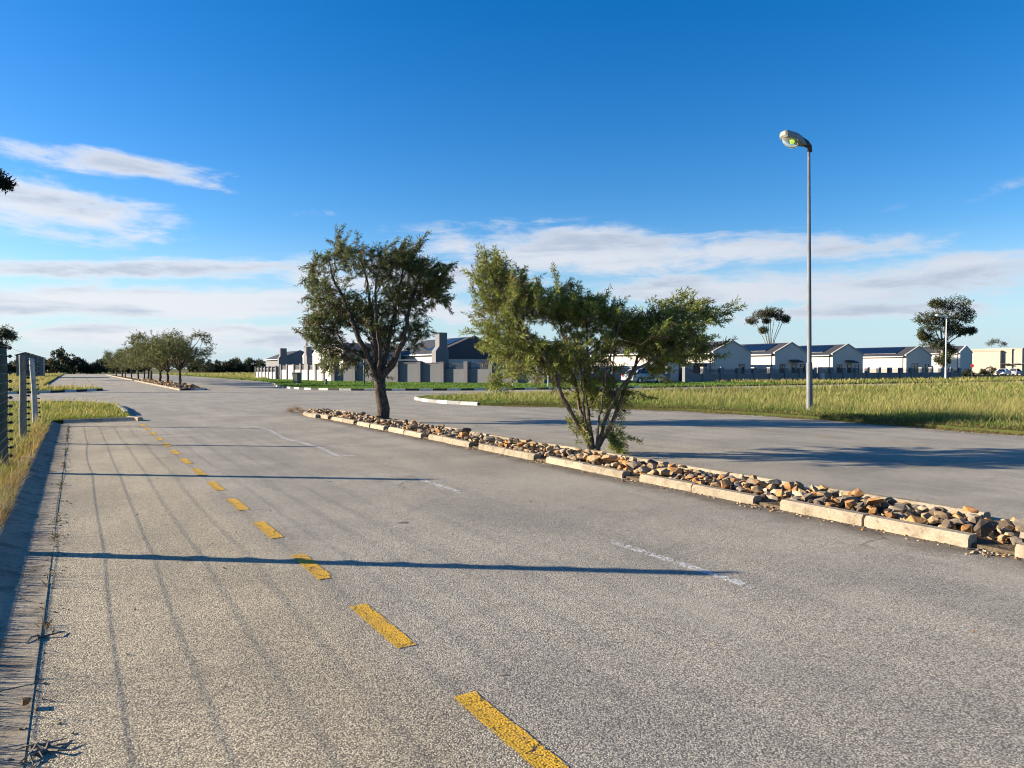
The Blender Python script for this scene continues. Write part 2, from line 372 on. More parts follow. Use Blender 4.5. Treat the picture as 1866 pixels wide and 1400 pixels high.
# ------------------------------------------------------------------ ground, road, verges
def slab(name, outline, z, mat, z0=None, parent=None):
    pts = [Vector((x, y, 0)) for x, y in outline]; n = len(pts)
    tri = tessellate_polygon([pts]); mb = MB()
    mb.v = [(p.x, p.y, z) for p in pts]; mb.f = [tuple(t) for t in tri]
    if z0 is not None:
        mb.v += [(p.x, p.y, z0) for p in pts]; mb.f += [(i, (i+1) % n, (i+1) % n+n, i+n) for i in range(n)]
    o = mb.build(name, M[mat], parent)
    if z0 is None:
        me = o.data
        if me.polygons and me.polygons[0].normal.z < 0: me.flip_normals()
    return o
def smooth_line(pts, it=2):
    for _ in range(it):
        q = [pts[0]]
        for a, b_ in zip(pts, pts[1:]):
            q += [(a[0]*.75+b_[0]*.25, a[1]*.75+b_[1]*.25), (a[0]*.25+b_[0]*.75, a[1]*.25+b_[1]*.75)]
        pts = q+[pts[-1]]
    return pts
def resample(pts, step):
    out = [pts[0]]; acc = 0.0
    for a, b_ in zip(pts, pts[1:]):
        L = math.dist(a, b_)
        while acc+L >= step:
            t = (step-acc)/L; a = (a[0]+(b_[0]-a[0])*t, a[1]+(b_[1]-a[1])*t); out.append(a); L = math.dist(a, b_); acc = 0.0
        acc += L
    return out
mb = MB(); S = 6000; mb.add([(-S, -S, 0), (S, -S, 0), (S, S, 0), (-S, S, 0)], [(0, 1, 2, 3)])
tag(mb.build('ground', M['ground_far'], loc=(0, 0, -.06)), kind='structure')

e_bay = [(-.2, -14), (-.2, 24.3)]                                             # left edge of the parking bay
v1_nose = smooth_line([(-.3, 24.75), (1.2, 24.75), (1.5, 25.4), (1.5, 33.2), (1.2, 36.2), (-1.3, 38.9), (-8, 40.4)])
v2_nose = smooth_line([(-9, 53.6), (-1.9, 55.3), (1.5, 59.2), (1.75, 60.6), (.8, 62.6), (-2.4, 67.5), (-2.5, 75)])
v3_edge = smooth_line([(19.1, -14), (19.1, 7.8), (19.8, 12.6), (19.8, 18.2), (18.9, 20.8), (17.3, 23.2), (16.2, 25.2), (14.6, 27.3), (14.3, 29.5), (14.4, 32), (15.2, 34.8), (17.5, 36.4), (26, 36.6), (60, 35)])
v4_edge = smooth_line([(60, 44), (36, 44.2), (25, 45.6), (20.4, 47.8), (16.6, 50.3), (14.8, 54), (14.5, 60), (15.4, 66), (17.6, 76), (20.0, 92), (20.2, 160), (20, 245)])
road_out = [(-.2, -14), (-.2, 24.6)] + v1_nose + [(-60, 43)] + [(-60, 54)] + v2_nose + [(-3, 245), (20, 245)] + v4_edge[::-1] + [(220, 38), (220, 30)] + v3_edge[::-1] 
def grow(pl, dx, dy): return [(x+dx, y+dy) for x, y in pl]
road = slab('road', road_out, 0.0, 'asphalt'); tag(road, kind='structure')
VZ = .11
verge_left = slab('grass_verge', [(-70, -14), (-.70, -14), (-.70, 24.55)] + v1_nose + [(-70, 44)], .085, 'verge_soil', -.1)
verge_left_far = slab('grass_verge', [(-70, 53)] + v2_nose + [(-2.9, 246), (-70, 246)], VZ, 'verge_soil', -.1)
verge_right = slab('grass_field', v3_edge + [(220, 30), (220, -14)], VZ, 'verge_soil', -.1)
verge_far = slab('grass_verge', v4_edge + [(20, 246), (220, 246), (220, 38)], VZ, 'verge_soil', -.1)
for o in (verge_left, verge_left_far, verge_right, verge_far): tag(o, kind='structure')
# pale concrete channel along the right-hand road edge
ed = [p for p in v3_edge if p[1] < 26.0]; inn = [(x-.62-.12*math.sin(y*1.3), y-.12) for x, y in ed]
mb = MB(); n = len(ed); mb.v = [(x+.05, y, .006) for x, y in ed]+[(x, y, .006) for x, y in inn]
mb.f = [(i, i+1, i+1+n, i+n) for i in range(n-1)]
tag(mb.build('gutter', M['gutter_pale']), kind='structure')

# kerb stones
def kerb_mesh(name, mat, L=.985, h=.11, wd=.15):
    mb = MB(); mb.prism([(0, -.06), (0, h-.035), (.03, h), (wd-.02, h), (wd, h-.02), (wd, -.06)], -L/2, L/2, 'y')
    o = mb.build(name, M[mat]); me = o.data; bpy.data.objects.remove(o); return me
KM = {k: kerb_mesh('kerb_stone', v, h=.11 if k == 'c' else .15) for k, v in dict(c='kerb_concrete', w='kerb_white', g='kerb_grey', k='kerb_black').items()}
def kerb_run(parent, pts, seq, step=1.0, out=.05):
    """stones along a line; local +x points to the right of travel"""
    q = resample(pts, step)
    for i, (a, b_) in enumerate(zip(q, q[1:])):
        cx, cy = (a[0]+b_[0])/2, (a[1]+b_[1])/2; an = math.atan2(b_[1]-a[1], b_[0]-a[0])-math.pi/2
        o = link('kerb_stone', KM[seq[i % len(seq)]], parent, (cx-out*math.cos(an), cy-out*math.sin(an), random.uniform(-.006, .006)), an+random.uniform(-.008, .008))
        o.scale = (1, step, 1)
kerb_run(verge_right, [p for p in v3_edge if 26.6 < p[1] and p[0] < 26], 'wg', 1.0)
kerb_run(verge_far, [p for p in v4_edge if p[0] < 40 and p[1] < 80], 'wk', 1.0)
kerb_run(verge_left_far, v2_nose[::-1], 'kw')          # reversed: faces the cross street
kerb_run(verge_left, [p for p in v1_nose if p[1] > 26.5][::-1], 'g')

# rolled kerb and channel along the left bay, one cast metre after the other
mb = MB(); mb.prism([(-.19, .004), (-.36, .0), (-.42, .012), (-.60, .085), (-.66, .10), (-.80, .10), (-.80, -.1), (-.19, -.1)], -.496, .496, 'y')
o = mb.build('kerb_channel', M['channel_concrete']); chan = o.data; bpy.data.objects.remove(o)
for i in range(-3, 25):
    link('kerb_channel', chan, verge_left, (random.uniform(-.006, .006), i-.2, random.uniform(-.004, .004)), random.uniform(-.004, .004))
for i in range(2):                                     # the bay's far end turns towards the road
    o = link('kerb_channel', chan, verge_left, (.17+i*.97, 24.12, 0), -math.pi/2)
o = link('kerb_stone', KM['c'], verge_left, (1.62, 24.95, 0), math.pi+.25)

# medians
def outline_median(x0, x1, y0, y1, r):
    a = [(x0+r*.9-r*.9*math.cos(t)*1.0, y1-r+r*math.sin(t)) for t in np.linspace(0, math.pi/2, 5)]
    b_ = [(x1-r*.9+r*.9*math.cos(t), y1-r+r*math.sin(t)) for t in np.linspace(math.pi/2, 0, 5)]
    return [(x0, y0)]+[(float(p), float(q)) for p, q in a]+[(float(p), float(q)) for p, q in b_]+[(x1, y0)]
MX0, MX1, MY1 = 6.78, 8.14, 25.9
median = slab('median', outline_median(MX0+.04, MX1-.04, -6, MY1, .6), .035, 'dirt', -.05); tag(median, kind='structure')
y = 3.2-2.35*3
while y < 22.8:
    for k in (0, 1):
        link('kerb_stone', KM['c'], median, (MX0+random.uniform(-.02, .02), y+.5+k*1.02, random.uniform(-.012, .006)), random.uniform(-.012, .012))
        link('kerb_stone', KM['c'], median, (MX1+random.uniform(-.02, .02), y+.95+k*1.02, random.uniform(-.012, .006)), math.pi+random.uniform(-.012, .012))
    y += 2.36
kerb_run(median, [(6.66, 22.95), (6.62, 24.0), (6.75, 24.9), (7.2, 25.75), (7.8, 25.7), (8.15, 24.9), (8.15, 23.6)], 'c', .8)
median2 = slab('median', outline_median(6.5, 8.3, 57, 205, .1)[::-1], .07, 'dirt', -.05); tag(median2, kind='structure')
for yy in np.arange(57.5, 110, 1.0):
    link('kerb_stone', KM['c'], median2, (6.46, float(yy), 0), random.uniform(-.01, .01))
for k, xx in enumerate((6.9, 7.6)): link('kerb_stone', KM['w' if k else 'k'], median2, (xx+.1, 56.93, 0), math.pi/2)
mb = MB(); mb.box(6.46, 6.61, 110, 205, -.05, .125); mb.box(8.2, 8.35, 57, 205, -.05, .125); mb.build('kerb', M['kerb_concrete'], median2)

# rocks: broken angular stone
def rock_mesh(seed, mat):
    r = random.Random(seed); bm = bmesh.new()
    sx, sy, sz = r.uniform(.8, 1.2), r.uniform(.6, .95), r.uniform(.42, .68)
    for i in range(15):
        v = Vector((r.gauss(0, 1), r.gauss(0, 1), r.gauss(0, 1))).normalized()
        k = max(abs(v.x), abs(v.y), abs(v.z))**-.55*r.uniform(.8, 1.0)
        bm.verts.new((v.x*sx*k, v.y*sy*k, v.z*sz*k))
    res = bmesh.ops.convex_hull(bm, input=bm.verts)
    bmesh.ops.delete(bm, geom=[v for v in bm.verts if not v.link_faces], context='VERTS')
    bmesh.ops.triangulate(bm, faces=bm.faces); bmesh.ops.recalc_face_normals(bm, faces=bm.faces)
    me = bpy.data.meshes.new('rock'); bm.to_mesh(me); bm.free(); me.materials.append(M[mat]); return me
wts = [.36, .20, .18, .18, .08]
RM = [[rock_mesh(i*10+j, nm) for j in range(5)] for i, (nm, _) in enumerate(ROCKC)]
def throw_rocks(x0, x1, y0, y1, n, smin, smax, zb):
    out = []; tries = 0; grid = {}; cs = .3
    while len(out) < n and tries < n*25:
        tries += 1
        s = random.uniform(smin, smax)*(1 if random.random() < .82 else random.uniform(1.25, 1.5))
        x, y_ = random.uniform(x0, x1), random.uniform(y0, y1); gx, gy = int(x/cs), int(y_/cs)
        near = [q for i in (-1, 0, 1) for j in (-1, 0, 1) for q in grid.get((gx+i, gy+j), ()) if (q[0]-x)**2+(q[1]-y_)**2 < (.8*(q[3]+s))**2]
        lev = 0
        if near:
            if len(near) > 3 or max(q[4] for q in near) >= 1 or random.random() < .55 or x > x1-.22: continue
            lev = 1
        edge = min(x-x0, x1-x)/(x1-x0)*2
        z = zb+s*.33+(s*.75 if lev else 0)+.03*min(1, edge*2)
        out.append((x, y_, z, s, lev)); grid.setdefault((gx, gy), []).append(out[-1])
    return out
rocks = throw_rocks(MX0+.25, MX1-.25, -3.5, 25.3, 3300, .04, .095, .02)
rocks.sort(key=lambda q: q[1] if q[1] > 1.8 else 99)
def pick(): return random.choices(range(5), wts)[0]
def rock_bulk(name, lst, parent):
    V = []; F = []; mi = []; b0 = 0
    for x, y_, z, s, _ in lst:
        i = pick(); me = RM[i][random.randrange(5)]; rot = Matrix.Rotation(random.uniform(0, 6.28), 3, 'Z') @ Matrix.Rotation(random.gauss(0, .35), 3, 'X')
        V += [tuple(rot @ (v.co*s)+Vector((x, y_, z))) for v in me.vertices]
        for p in me.polygons: F.append(tuple(b0+k for k in p.vertices)); mi.append(i)
        b0 += len(me.vertices)
    mb = MB(); mb.v = V; mb.f = F; o = mb.build(name, None, parent, fix=False)
    for nm, _ in ROCKC: o.data.materials.append(M[nm])
    o.data.polygons.foreach_set('material_index', mi); return tag(o, kind='stuff')
for x, y_, z, s, _ in rocks[:300]:
    me = RM[pick()][random.randrange(5)]
    o = link('rock', me, median, (x, y_, z)); o.scale = (s, s, s)
    o.rotation_euler = (random.gauss(0, .35), random.gauss(0, .35), random.uniform(0, 6.28))
rock_bulk('rocks', rocks[300:], median)
rock_bulk('rocks', throw_rocks(6.7, 8.1, 57.2, 100, 900, .09, .17, .07), median2)

grit = [(6.76-abs(random.gauss(0, .07)), random.uniform(1.5, 25), .004, random.uniform(.006, .02), 0) for _ in range(520)]
for k in range(-1, 10):          # soil and crumbs spilling out of the gaps between the kerbs
    grit += [(random.gauss(6.72, .08), 3.05+k*2.36+random.gauss(0, .10), .006, random.uniform(.006, .024), 0) for _ in range(34)]
rock_bulk('grit', grit, median)
grit2 = [(-.19+random.gauss(.02, .05), random.uniform(1.5, 24), .005, random.uniform(.004, .011), 0) for _ in range(420)] + [(random.uniform(0, 6.5), random.uniform(1.5, 14), .005, random.uniform(.004, .010), 0) for _ in range(160)]
rock_bulk('grit', grit2, road)
# painted markings
def mark(x0, y0, x1, y1, wd, mat, name='painted_dash', z=.005):
    d_ = Vector((x1-x0, y1-y0, 0)); n_ = Vector((-d_.y, d_.x, 0)).normalized()*wd/2; k = max(2, int(d_.length/.06)); mb = MB()
    for i in range(k+1):
        p = Vector((x0, y0, z))+d_*i/k; j1, j2 = random.uniform(.9, 1.04), random.uniform(.9, 1.04)
        if i in (0, k): p += d_.normalized()*random.uniform(-.01, .01)
        mb.v += [tuple(p+n_*j1), tuple(p-n_*j2)]
    mb.f = [(2*i, 2*i+1, 2*i+3, 2*i+2) for i in range(k)]
    o = mb.build(name, M[mat], road)
    if o.data.polygons[0].normal.z < 0: o.data.flip_normals()
for i in range(-1, 14):
    y = 2.24+i*1.535; mark(1.605, y, 1.605, y+.83, .125, 'yellow_paint')
for i in range(14):
    y = 1.0+i*1.75; mark(14.95, y, 14.95, y+.9, .12, 'yellow_faint')
for i in range(5): mark(15.0+.03*i, 19.5+i*1.7, 15.0+.03*i, 20.4+i*1.7, .12, 'yellow_faint')
for a in [(4.2, 3.46, 4.2, 5.1), (4.22, 8.1, 4.22, 9.45), (4.07, 12.7, 4.2, 14.3), (4.2, 14.3, 4.06, 16.6), (4.06, 16.6, 4.3, 19.2), (4.3, 19.2, 4.15, 20.6), (4.03, 12.66, 4.45, 12.64)]:
    mark(*a, .095, 'white_paint', 'painted_line')
p1, p2 = at(440, 772), at(582, 770); mark(p1[0], p1[1], p2[0], p2[1], .09, 'white_faint', 'painted_line')
for a in [(-.15, 64.5, -.35, 190), (1.3, 62.5, 1.6, 190)]: mark(*a, .14, 'yellow_faint', 'painted_line')
for a in [(8.9, 9.0, 8.9, 10.2), (11.6, 13.4, 11.6, 15), (11.6, 3.4, 11.6, 5.2), (11.6, 23, 11.6, 25)]: mark(*a, .1, 'white_faint', 'painted_line')

# ------------------------------------------------------------------ grass
def in_poly(P_, poly):
    x, y_ = P_[:, 0], P_[:, 1]; ins = np.zeros(len(P_), bool); n = len(poly); j = n-1
    for i in range(n):
        xi, yi = poly[i]; xj, yj = poly[j]
        c = ((yi > y_) != (yj > y_)) & (x < (xj-xi)*(y_-yi)/((yj-yi) if yj != yi else 1e-9)+xi); ins ^= c; j = i
    return ins
def wob(P_, f=1.0, s=0.0):
    x, y_ = P_[:, 0]*f, P_[:, 1]*f
    return (np.sin(x*.9+s)+np.sin(y_*1.1+x*.35+s*2)+np.sin((x+y_)*2.3+s)*.6+np.sin((x-1.7*y_)*3.1+s*3)*.5)/3.1
def scatter(poly, bands, margin=50):
    out = []; W_ = []
    xs, ys = [p[0] for p in poly], [p[1] for p in poly]
    for d0, d1, dens, wd in bands:
        tm = math.tan(R(margin)); n = int(tm*(d1*d1-d0*d0)*dens)
        dep = np.sqrt(RNG.uniform(d0*d0, d1*d1, n)); lat = RNG.uniform(-tm, tm, n)*dep
        q = np.c_[lat*math.cos(YAW)+dep*math.sin(YAW), dep*math.cos(YAW)-lat*math.sin(YAW)]
        q = q[(q[:, 0] > min(xs)) & (q[:, 0] < max(xs)) & (q[:, 1] > min(ys)) & (q[:, 1] < max(ys))]
        q = q[in_poly(q, poly)]; out.append(q); W_.append(np.full(len(q), wd))
    return np.concatenate(out), np.concatenate(W_)
def grass(name, label, poly, bands, hgt, greens, tips, z=VZ-.02, tall=0.0, tallh=(.5, .9), lean=.35, hmod=None, cmod=None, parent=None, dryness=.5):
    q, W_ = scatter(poly, bands); n = len(q)
    wv = wob(q, .35)*.7+wob(q, 1.3, 2.0)*.5; h = RNG.uniform(hgt[0], hgt[1], n)*np.clip(1+.5*wv, .3, 2)
    isT = RNG.random(n) < tall*(1+.6*wob(q, .22, 2.0))
    h = np.where(isT, RNG.uniform(tallh[0], tallh[1], n)*(1+.15*wv), h)
    if hmod is not None: k = hmod(q); h = h*k
    Pp = np.c_[q, np.full(n, z)]
    D = np.c_[RNG.normal(0, lean, n)+.10, RNG.normal(0, lean, n)-.05, np.ones(n)]; D[isT, :2] *= .45
    bend = np.c_[RNG.normal(.08, .22, n)*h, RNG.normal(-.05, .22, n)*h, -.1*h]
    gi = np.clip((wob(q, .8, 1.0)*.5+.5+RNG.normal(0, .28, n)), 0, 1)[:, None]
    g0, g1 = np.array(greens[0]), np.array(greens[1]); t0, t1 = np.array(tips[0]), np.array(tips[1])
    dry = np.clip(wob(q, .16, 5.0)*.9+wob(q, .55, 3.0)*.5, 0, 1)[:, None]*dryness; g1 = g1*(1-dry)+np.array([.30, .24, .075])*dry
    gc = g0*(1-gi)+g1*gi; tc_ = t0*(1-gi)+t1*gi
    c0 = gc*RNG.uniform(.75, 1.2, (n, 1)); c1 = np.where(isT[:, None], tc_, gc*1.15)*RNG.uniform(.8, 1.2, (n, 1))
    c0 = np.where(isT[:, None], c0*.5+tc_*.5, c0)
    if cmod is not None: c0, c1 = cmod(q, c0, c1)
    wd = W_*RNG.uniform(.7, 1.4, n)*np.where(isT, .7, 1.0)
    me = leaf_mesh(name, Pp, D, h, wd, c0, c1, M['grass_blade'], .38, bend)
    return tag(link(name, me, parent), label, 'grass', kind='stuff')
GR, TP = [(.075, .145, .018), (.185, .22, .034)], [(.30, .26, .085), (.42, .345, .13)]
fld = v3_edge + [(220, 30), (220, -14)]
def edge_low(q):          # short at the road edge, taller inside the field
    e = np.array(resample(v3_edge, .6)); dmin = np.full(len(q), 9.0)
    for a in e: dmin = np.minimum(dmin, np.hypot(q[:, 0]-a[0], q[:, 1]-a[1]))
    return np.clip(.38+dmin*.26, .38, 1.0)*np.where(q[:, 0] > 30, 1+.55*np.clip((q[:, 1]-22)/10, 0, 1), 1.0)
grass('grass', 'tall green and straw coloured grass in the field behind the lamp post', fld, [(15, 28, 330, .016), (28, 42, 120, .026), (42, 70, 30, .05), (70, 130, 9, .10)], (.09, .25), GR, TP, tall=.2, tallh=(.24, .50), hmod=edge_low)
er = np.array(resample([p for p in v3_edge if 3 < p[1] < 26.2], .05)); nE = 46000
ii = RNG.integers(0, len(er)-1, nE); tv = unit(er[ii+1]-er[ii]); nv = np.c_[tv[:, 1], -tv[:, 0]]
off = RNG.normal(.30, .32, nE)+.12*np.sin(ii*.11)+.1*np.sin(ii*.037); q = er[ii]+nv*off[:, None]; hE = RNG.uniform(.05, .2, nE)*np.clip(.6+off, .35, 1.4)
cE = np.where(RNG.random((nE, 1)) < np.clip(.75-off[:, None]*1.2, .1, .8), np.array([[.20, .145, .06]]), np.array([[.075, .125, .018]]))*RNG.uniform(.6, 1.35, (nE, 1))
me = leaf_mesh('grass', np.c_[q, np.where(off > 0, VZ-.03, .0)], np.c_[RNG.normal(0, .7, (nE, 2)), np.ones(nE)], hE, np.full(nE, .016), cE*.9, cE*1.1, M['grass_blade'], .4)
tag(link('grass', me), 'short green and brown grass spilling over the right-hand road edge', 'grass', kind='stuff')
far = v4_edge + [(20, 246), (220, 246), (220, 38)]
strip = [p for p in v4_edge if p[0] < 61 and p[1] < 110] + [(24, 110), (25.5, 80.8), (35, 63.5), (47, 57), (60, 57)]
grass('grass', 'short lush green lawn strip in front of the grey boundary walls', strip, [(35, 60, 60, .05), (60, 100, 28, .09), (100, 130, 9, .12)], (.06, .16), [(.055, .13, .014), (.11, .19, .026)], TP, tall=.0, dryness=.1)
strip2 = [(60, 44), (60, 57), (220, 57), (220, 38)]
grass('grass', 'dry verge grass in front of the right-hand row of houses', strip2, [(50, 80, 14, .09), (80, 150, 5, .14)], (.12, .3), GR, TP, tall=.3, tallh=(.3, .55))
grass('grass', 'yellow-green meadow beyond the far median trees', [(20.3, 92), (20.3, 245), (90, 245), (90, 106), (23.5, 106)], [(80, 140, 7, .12), (140, 280, 1.6, .3)], (.12, .32), GR, TP, tall=.25, tallh=(.3, .5))
v1 = [(-70, -14), (-.62, -14), (-.62, 24.55)] + v1_nose + [(-70, 44)]
def red_edge(q, c0, c1):
    k = np.clip((1.2+q[:, 0]+.45*wob(q, 2.2))/.5+.15, 0, 1)*(q[:, 1] < 22)
    red = np.array([.20, .085, .035]); tan = np.array([.30, .21, .075]); pickr = (wob(q, 1.7, 4.0)+RNG.normal(0, .4, len(q)) > .15)[:, None]
    t = np.where(pickr, tan, red)*RNG.uniform(.6, 1.3, (len(q), 1)); k = k[:, None]*.68
    return c0*(1-k)+t*k, c1*(1-k)+t*1.2*k
grass('grass', 'weedy reddish and straw grass along the left kerb and under the wire fence', v1, [(1.5, 12, 1500, .007), (12, 22, 700, .013), (22, 45, 210, .026)], (.035, .14), [(.09, .14, .018), (.22, .215, .035)], TP, tall=.05, tallh=(.2, .4), cmod=red_edge, z=.075, hmod=lambda q: 1+.1*np.clip((q[:, 0]+1.5)/.8, 0, 1)*(q[:, 1] < 24)*(1+.5*wob(q, 2.0)))
grass('grass', 'green and yellow grass across the side street on the left', [(-70, 53)] + v2_nose + [(-2.9, 246), (-70, 246)], [(40, 75, 60, .05), (75, 130, 14, .1), (130, 250, 2.5, .25)], (.10, .26), [(.10, .14, .018), (.22, .215, .04)], TP, tall=.2, tallh=(.25, .5))

# ------------------------------------------------------------------ trees
def grow_tree(stems, attr, bf=.35, tipr=.004, power=.42):
    """stems: [(points, r0, r1)]; attr (n,3): twig ends. Returns positions, parents, radii, tip weights, first attractor index"""
    pos_, par, gr, path = [], [], [], []
    for pts, r0, r1 in stems:
        pts = [np.array(p, float) for p in pts]
        line = []
        for a, b_ in zip(pts, pts[1:]):
            k = max(1, int(np.linalg.norm(b_-a)/.16))
            line += [a+(b_-a)*i/k for i in range(k)]
        line.append(pts[-1]); n = len(line)
        for i, p in enumerate(line):
            j = np.array([RNG.normal(0, .012), RNG.normal(0, .012), 0])*(i > 0)
            if i == 0 and pos_:
                prev = int(np.argmin([np.linalg.norm(q-p) for q in pos_]))
                if np.linalg.norm(pos_[prev]-p) < .02: last = prev; continue
                last = prev
            elif i == 0: last = -1
            pos_.append(p+j); par.append(last); gr.append(r0+(r1-r0)*(i/max(1, n-1))**.8)
            path.append(0 if last < 0 else path[last]+np.linalg.norm(pos_[-1]-pos_[last])); last = len(pos_)-1
    n0 = len(pos_); N = len(attr); A = np.asarray(attr)
    T = np.array(pos_); pl = np.array(path)
    Dm = np.linalg.norm(A[:, None]-T[None], axis=2)+bf*pl[None]
    best = Dm.min(1); bp = Dm.argmin(1); done = np.zeros(N, bool)
    pos_ = list(pos_)
    for _ in range(N):
        i = int(np.argmin(np.where(done, 1e9, best))); p = A[i]; q = int(bp[i]); done[i] = True
        pos_.append(p); par.append(q); gr.append(0.0); ln = path[q]+np.linalg.norm(p-pos_[q]); path.append(ln)
        c = np.linalg.norm(A-p, axis=1)+bf*ln; k = c < best; best = np.where(k, c, best); bp = np.where(k, len(pos_)-1, bp)
    n = len(pos_); w_ = np.zeros(n); haskid = np.zeros(n, bool)
    for i in range(n):
        if par[i] >= 0: haskid[par[i]] = True
    w_[~haskid] = 1
    for i in range(n-1, 0, -1):
        if par[i] >= 0: w_[par[i]] += w_[i]
    rad = np.maximum(tipr*w_**power, np.array(gr))
    return np.array(pos_), np.array(par), rad, w_, n0
def wood(name, mat, tree, parent, minr=0.0):
    Ps, par, rad, w_, n0 = tree; n = len(Ps); kids = [[] for _ in range(n)]
    for i in range(n):
        if par[i] >= 0: kids[par[i]].append(i)
    V, F = [], []; starts = [(-1, i) for i in range(n) if par[i] < 0]
    while starts:
        s0, i = starts.pop(); ch = ([s0] if s0 >= 0 else [])+[i]
        while kids[ch[-1]]:
            k = sorted(kids[ch[-1]], key=lambda q: -w_[q]-(1e6 if q < n0 else 0)); 
            for q in k[1:]: starts.append((ch[-1], q))
            ch.append(k[0])
        r = [rad[j] for j in ch]
        if s0 >= 0: r[0] = min(r[0], r[1]*1.15)
        if max(r) < minr: continue
        sides = 3 if max(r) < .012 else 5 if max(r) < .04 else 9
        mb = MB(); mb.tube([Ps[j] for j in ch], r, sides, False); b0 = len(V); V += mb.v; F += [tuple(b0+k for k in f) for f in mb.f]
    mb = MB(); mb.v = V; mb.f = F
    return mb.build(name, M[mat], parent, True, fix=False)
def cloud(blobs, thr=-.35, f=2.2, seed=0.0):
    out = []
    for c, r, n in blobs:
        k = 0; p = RNG.normal(size=(n*3, 3)); p = unit(p)*RNG.random((n*3, 1))**.42
        q = np.array(c)+p*np.array(r)
        nz = np.sin(q[:, 0]*f*1.3+seed)+np.sin(q[:, 1]*f*1.7+q[:, 2]*f*.6+seed*2)+np.sin(q[:, 2]*f*2.0+q[:, 0]*f*.7+seed*3)
        q = q[nz > thr]; out.append(q[:n])
    return np.concatenate(out)
def shoots(A_, n, up, step=.09, k=(3, 6), out=.5):
    """thin shoots that break the crown's outline"""
    c = A_.mean(0); d_ = unit((A_-c)/A_.std(0)); far_ = np.linalg.norm((A_-c)/A_.std(0), axis=1)
    pick_ = RNG.choice(len(A_), n, p=far_**3/np.sum(far_**3)); ex = []
    for i in pick_:
        dr = d_[i]*out+np.array(up)+RNG.normal(0, .25, 3); dr /= np.linalg.norm(dr)
        for j in range(1, RNG.integers(*k)): ex.append(A_[i]+dr*step*j+RNG.normal(0, .012, 3))
    return np.concatenate([A_, np.array(ex)])
def leaves(name, tree, parent, per, L, W, c_in, c_out, brown=.1, spread=.75, droop=.15, wind=(0, 0, 0), maxw=3, size=.12, mat='leaf', center=None, rr=None):
    Ps, par, rad, w_, n0 = tree
    idx = np.array([i for i in range(n0, len(Ps)) if w_[i] <= maxw])
    d_ = Ps[idx]-Ps[par[idx]]; ln = np.linalg.norm(d_, axis=1); u = d_/np.maximum(ln[:, None], 1e-6)
    u = unit(u+np.array(wind)[None]*1.0)
    n = len(idx)*per; rep = np.repeat(np.arange(len(idx)), per)
    t = RNG.uniform(-1.0, 1.0, n); base = Ps[idx][rep]+u[rep]*(t*size)[:, None]+RNG.normal(0, size*.12, (n, 3))
    D = u[rep]*(1-spread*.4)+unit(RNG.normal(size=(n, 3)))*spread+np.array([0, 0, -droop])+np.array(wind)
    tone = RNG.random(len(idx))[rep]*.6+RNG.random(n)*.4
    c = np.array(c_in)[None]*(1-tone[:, None])+np.array(c_out)[None]*tone[:, None]
    isb = RNG.random(len(idx))[rep] < brown
    c = np.where(isb[:, None], np.array([.13, .085, .04])[None]*RNG.uniform(.6, 1.3, (n, 1)), c)
    me = leaf_mesh(name, base, D, RNG.uniform(L[0], L[1], n), RNG.uniform(W[0], W[1], n), c*.9, c*1.1, M[mat], .5)
    return link(name, me, parent)

def px_frame(px, py, z=.07):
    p = at(px, py, z); dep = p[0]*math.sin(YAW)+p[1]*math.cos(YAW); s = dep/FOC
    return p, s
# --- the taller tree on the median
TB, ts = px_frame(697, 766)
def tl(px, py, yy=0.0): return ((px-697)*ts, yy, (766-py)*ts)
stems = [([tl(697, 770), tl(698, 745), tl(694, 720, .02), tl(690, 692, .03)], .20, .165),
         ([tl(690, 692, .03), tl(676, 658, -.05), tl(655, 612, -.2), tl(632, 560, .2), tl(600, 500, .5), tl(588, 470, .7)], .11, .022),
         ([tl(690, 692, .03), tl(682, 630, .1), tl(668, 560, .7), tl(655, 500, 1.1), tl(640, 445, 1.2)], .10, .02),
         ([tl(690, 692, .03), tl(716, 664, 0), tl(738, 620, -.1), tl(745, 555, .3), tl(762, 490, .7)], .12, .022),
         ([tl(690, 692, .03), tl(703, 640, .2), tl(706, 580, 1.0), tl(712, 520, 1.6), tl(722, 460, 1.8)], .09, .02),
         ([tl(690, 692, .03), tl(697, 640, -.3), tl(690, 580, -.4), tl(690, 520, -.4), tl(700, 475, -.3)], .08, .018),
         ([tl(676, 658, -.05), tl(640, 640, -.1), tl(605, 628, -.2), tl(580, 640, -.25)], .045, .015)]
def B(px, py, rx, ry, n, yy=0.0, yr=1.5): return (tl(px, py, yy+.9), (rx*ts, yr, ry*ts), n)
A = cloud([B(605, 510, 58, 62, 260), B(622, 445, 26, 24, 60, 0, .5), B(655, 470, 45, 30, 110), B(700, 470, 45, 28, 130), B(750, 468, 44, 30, 160),
           B(780, 500, 36, 40, 170), B(760, 540, 52, 38, 220), B(690, 530, 60, 45, 240, 0, 1.3), B(620, 560, 70, 42, 260), B(590, 600, 48, 34, 180), B(650, 600, 55, 40, 170),
           B(555, 575, 22, 12, 26, 0, .4), B(620, 640, 42, 28, 90), B(670, 660, 26, 34, 50, 0, .6), B(750, 600, 22, 42, 60, 0, .7), B(800, 540, 22, 10, 18, 0, .4), B(670, 610, 60, 50, 170, 0, 1.2), B(715, 590, 50, 50, 120, 0, 1.2), B(565, 610, 30, 30, 50, 0, .8), B(590, 655, 26, 22, 40, 0, .5)], -.55, 1.9, 1.0)
A = shoots(A, 150, (.45, 0, .45), .10, (3, 7)); A = shoots(A, 60, (-.3, 0, -.5), .10, (3, 6))
t1 = grow_tree(stems, A, .30, .0042, .43)
tree = thing('bottlebrush_tree', 'tall dark tree with one stout trunk rising from the rocks of the near median', 'tree', TB, -YAW)
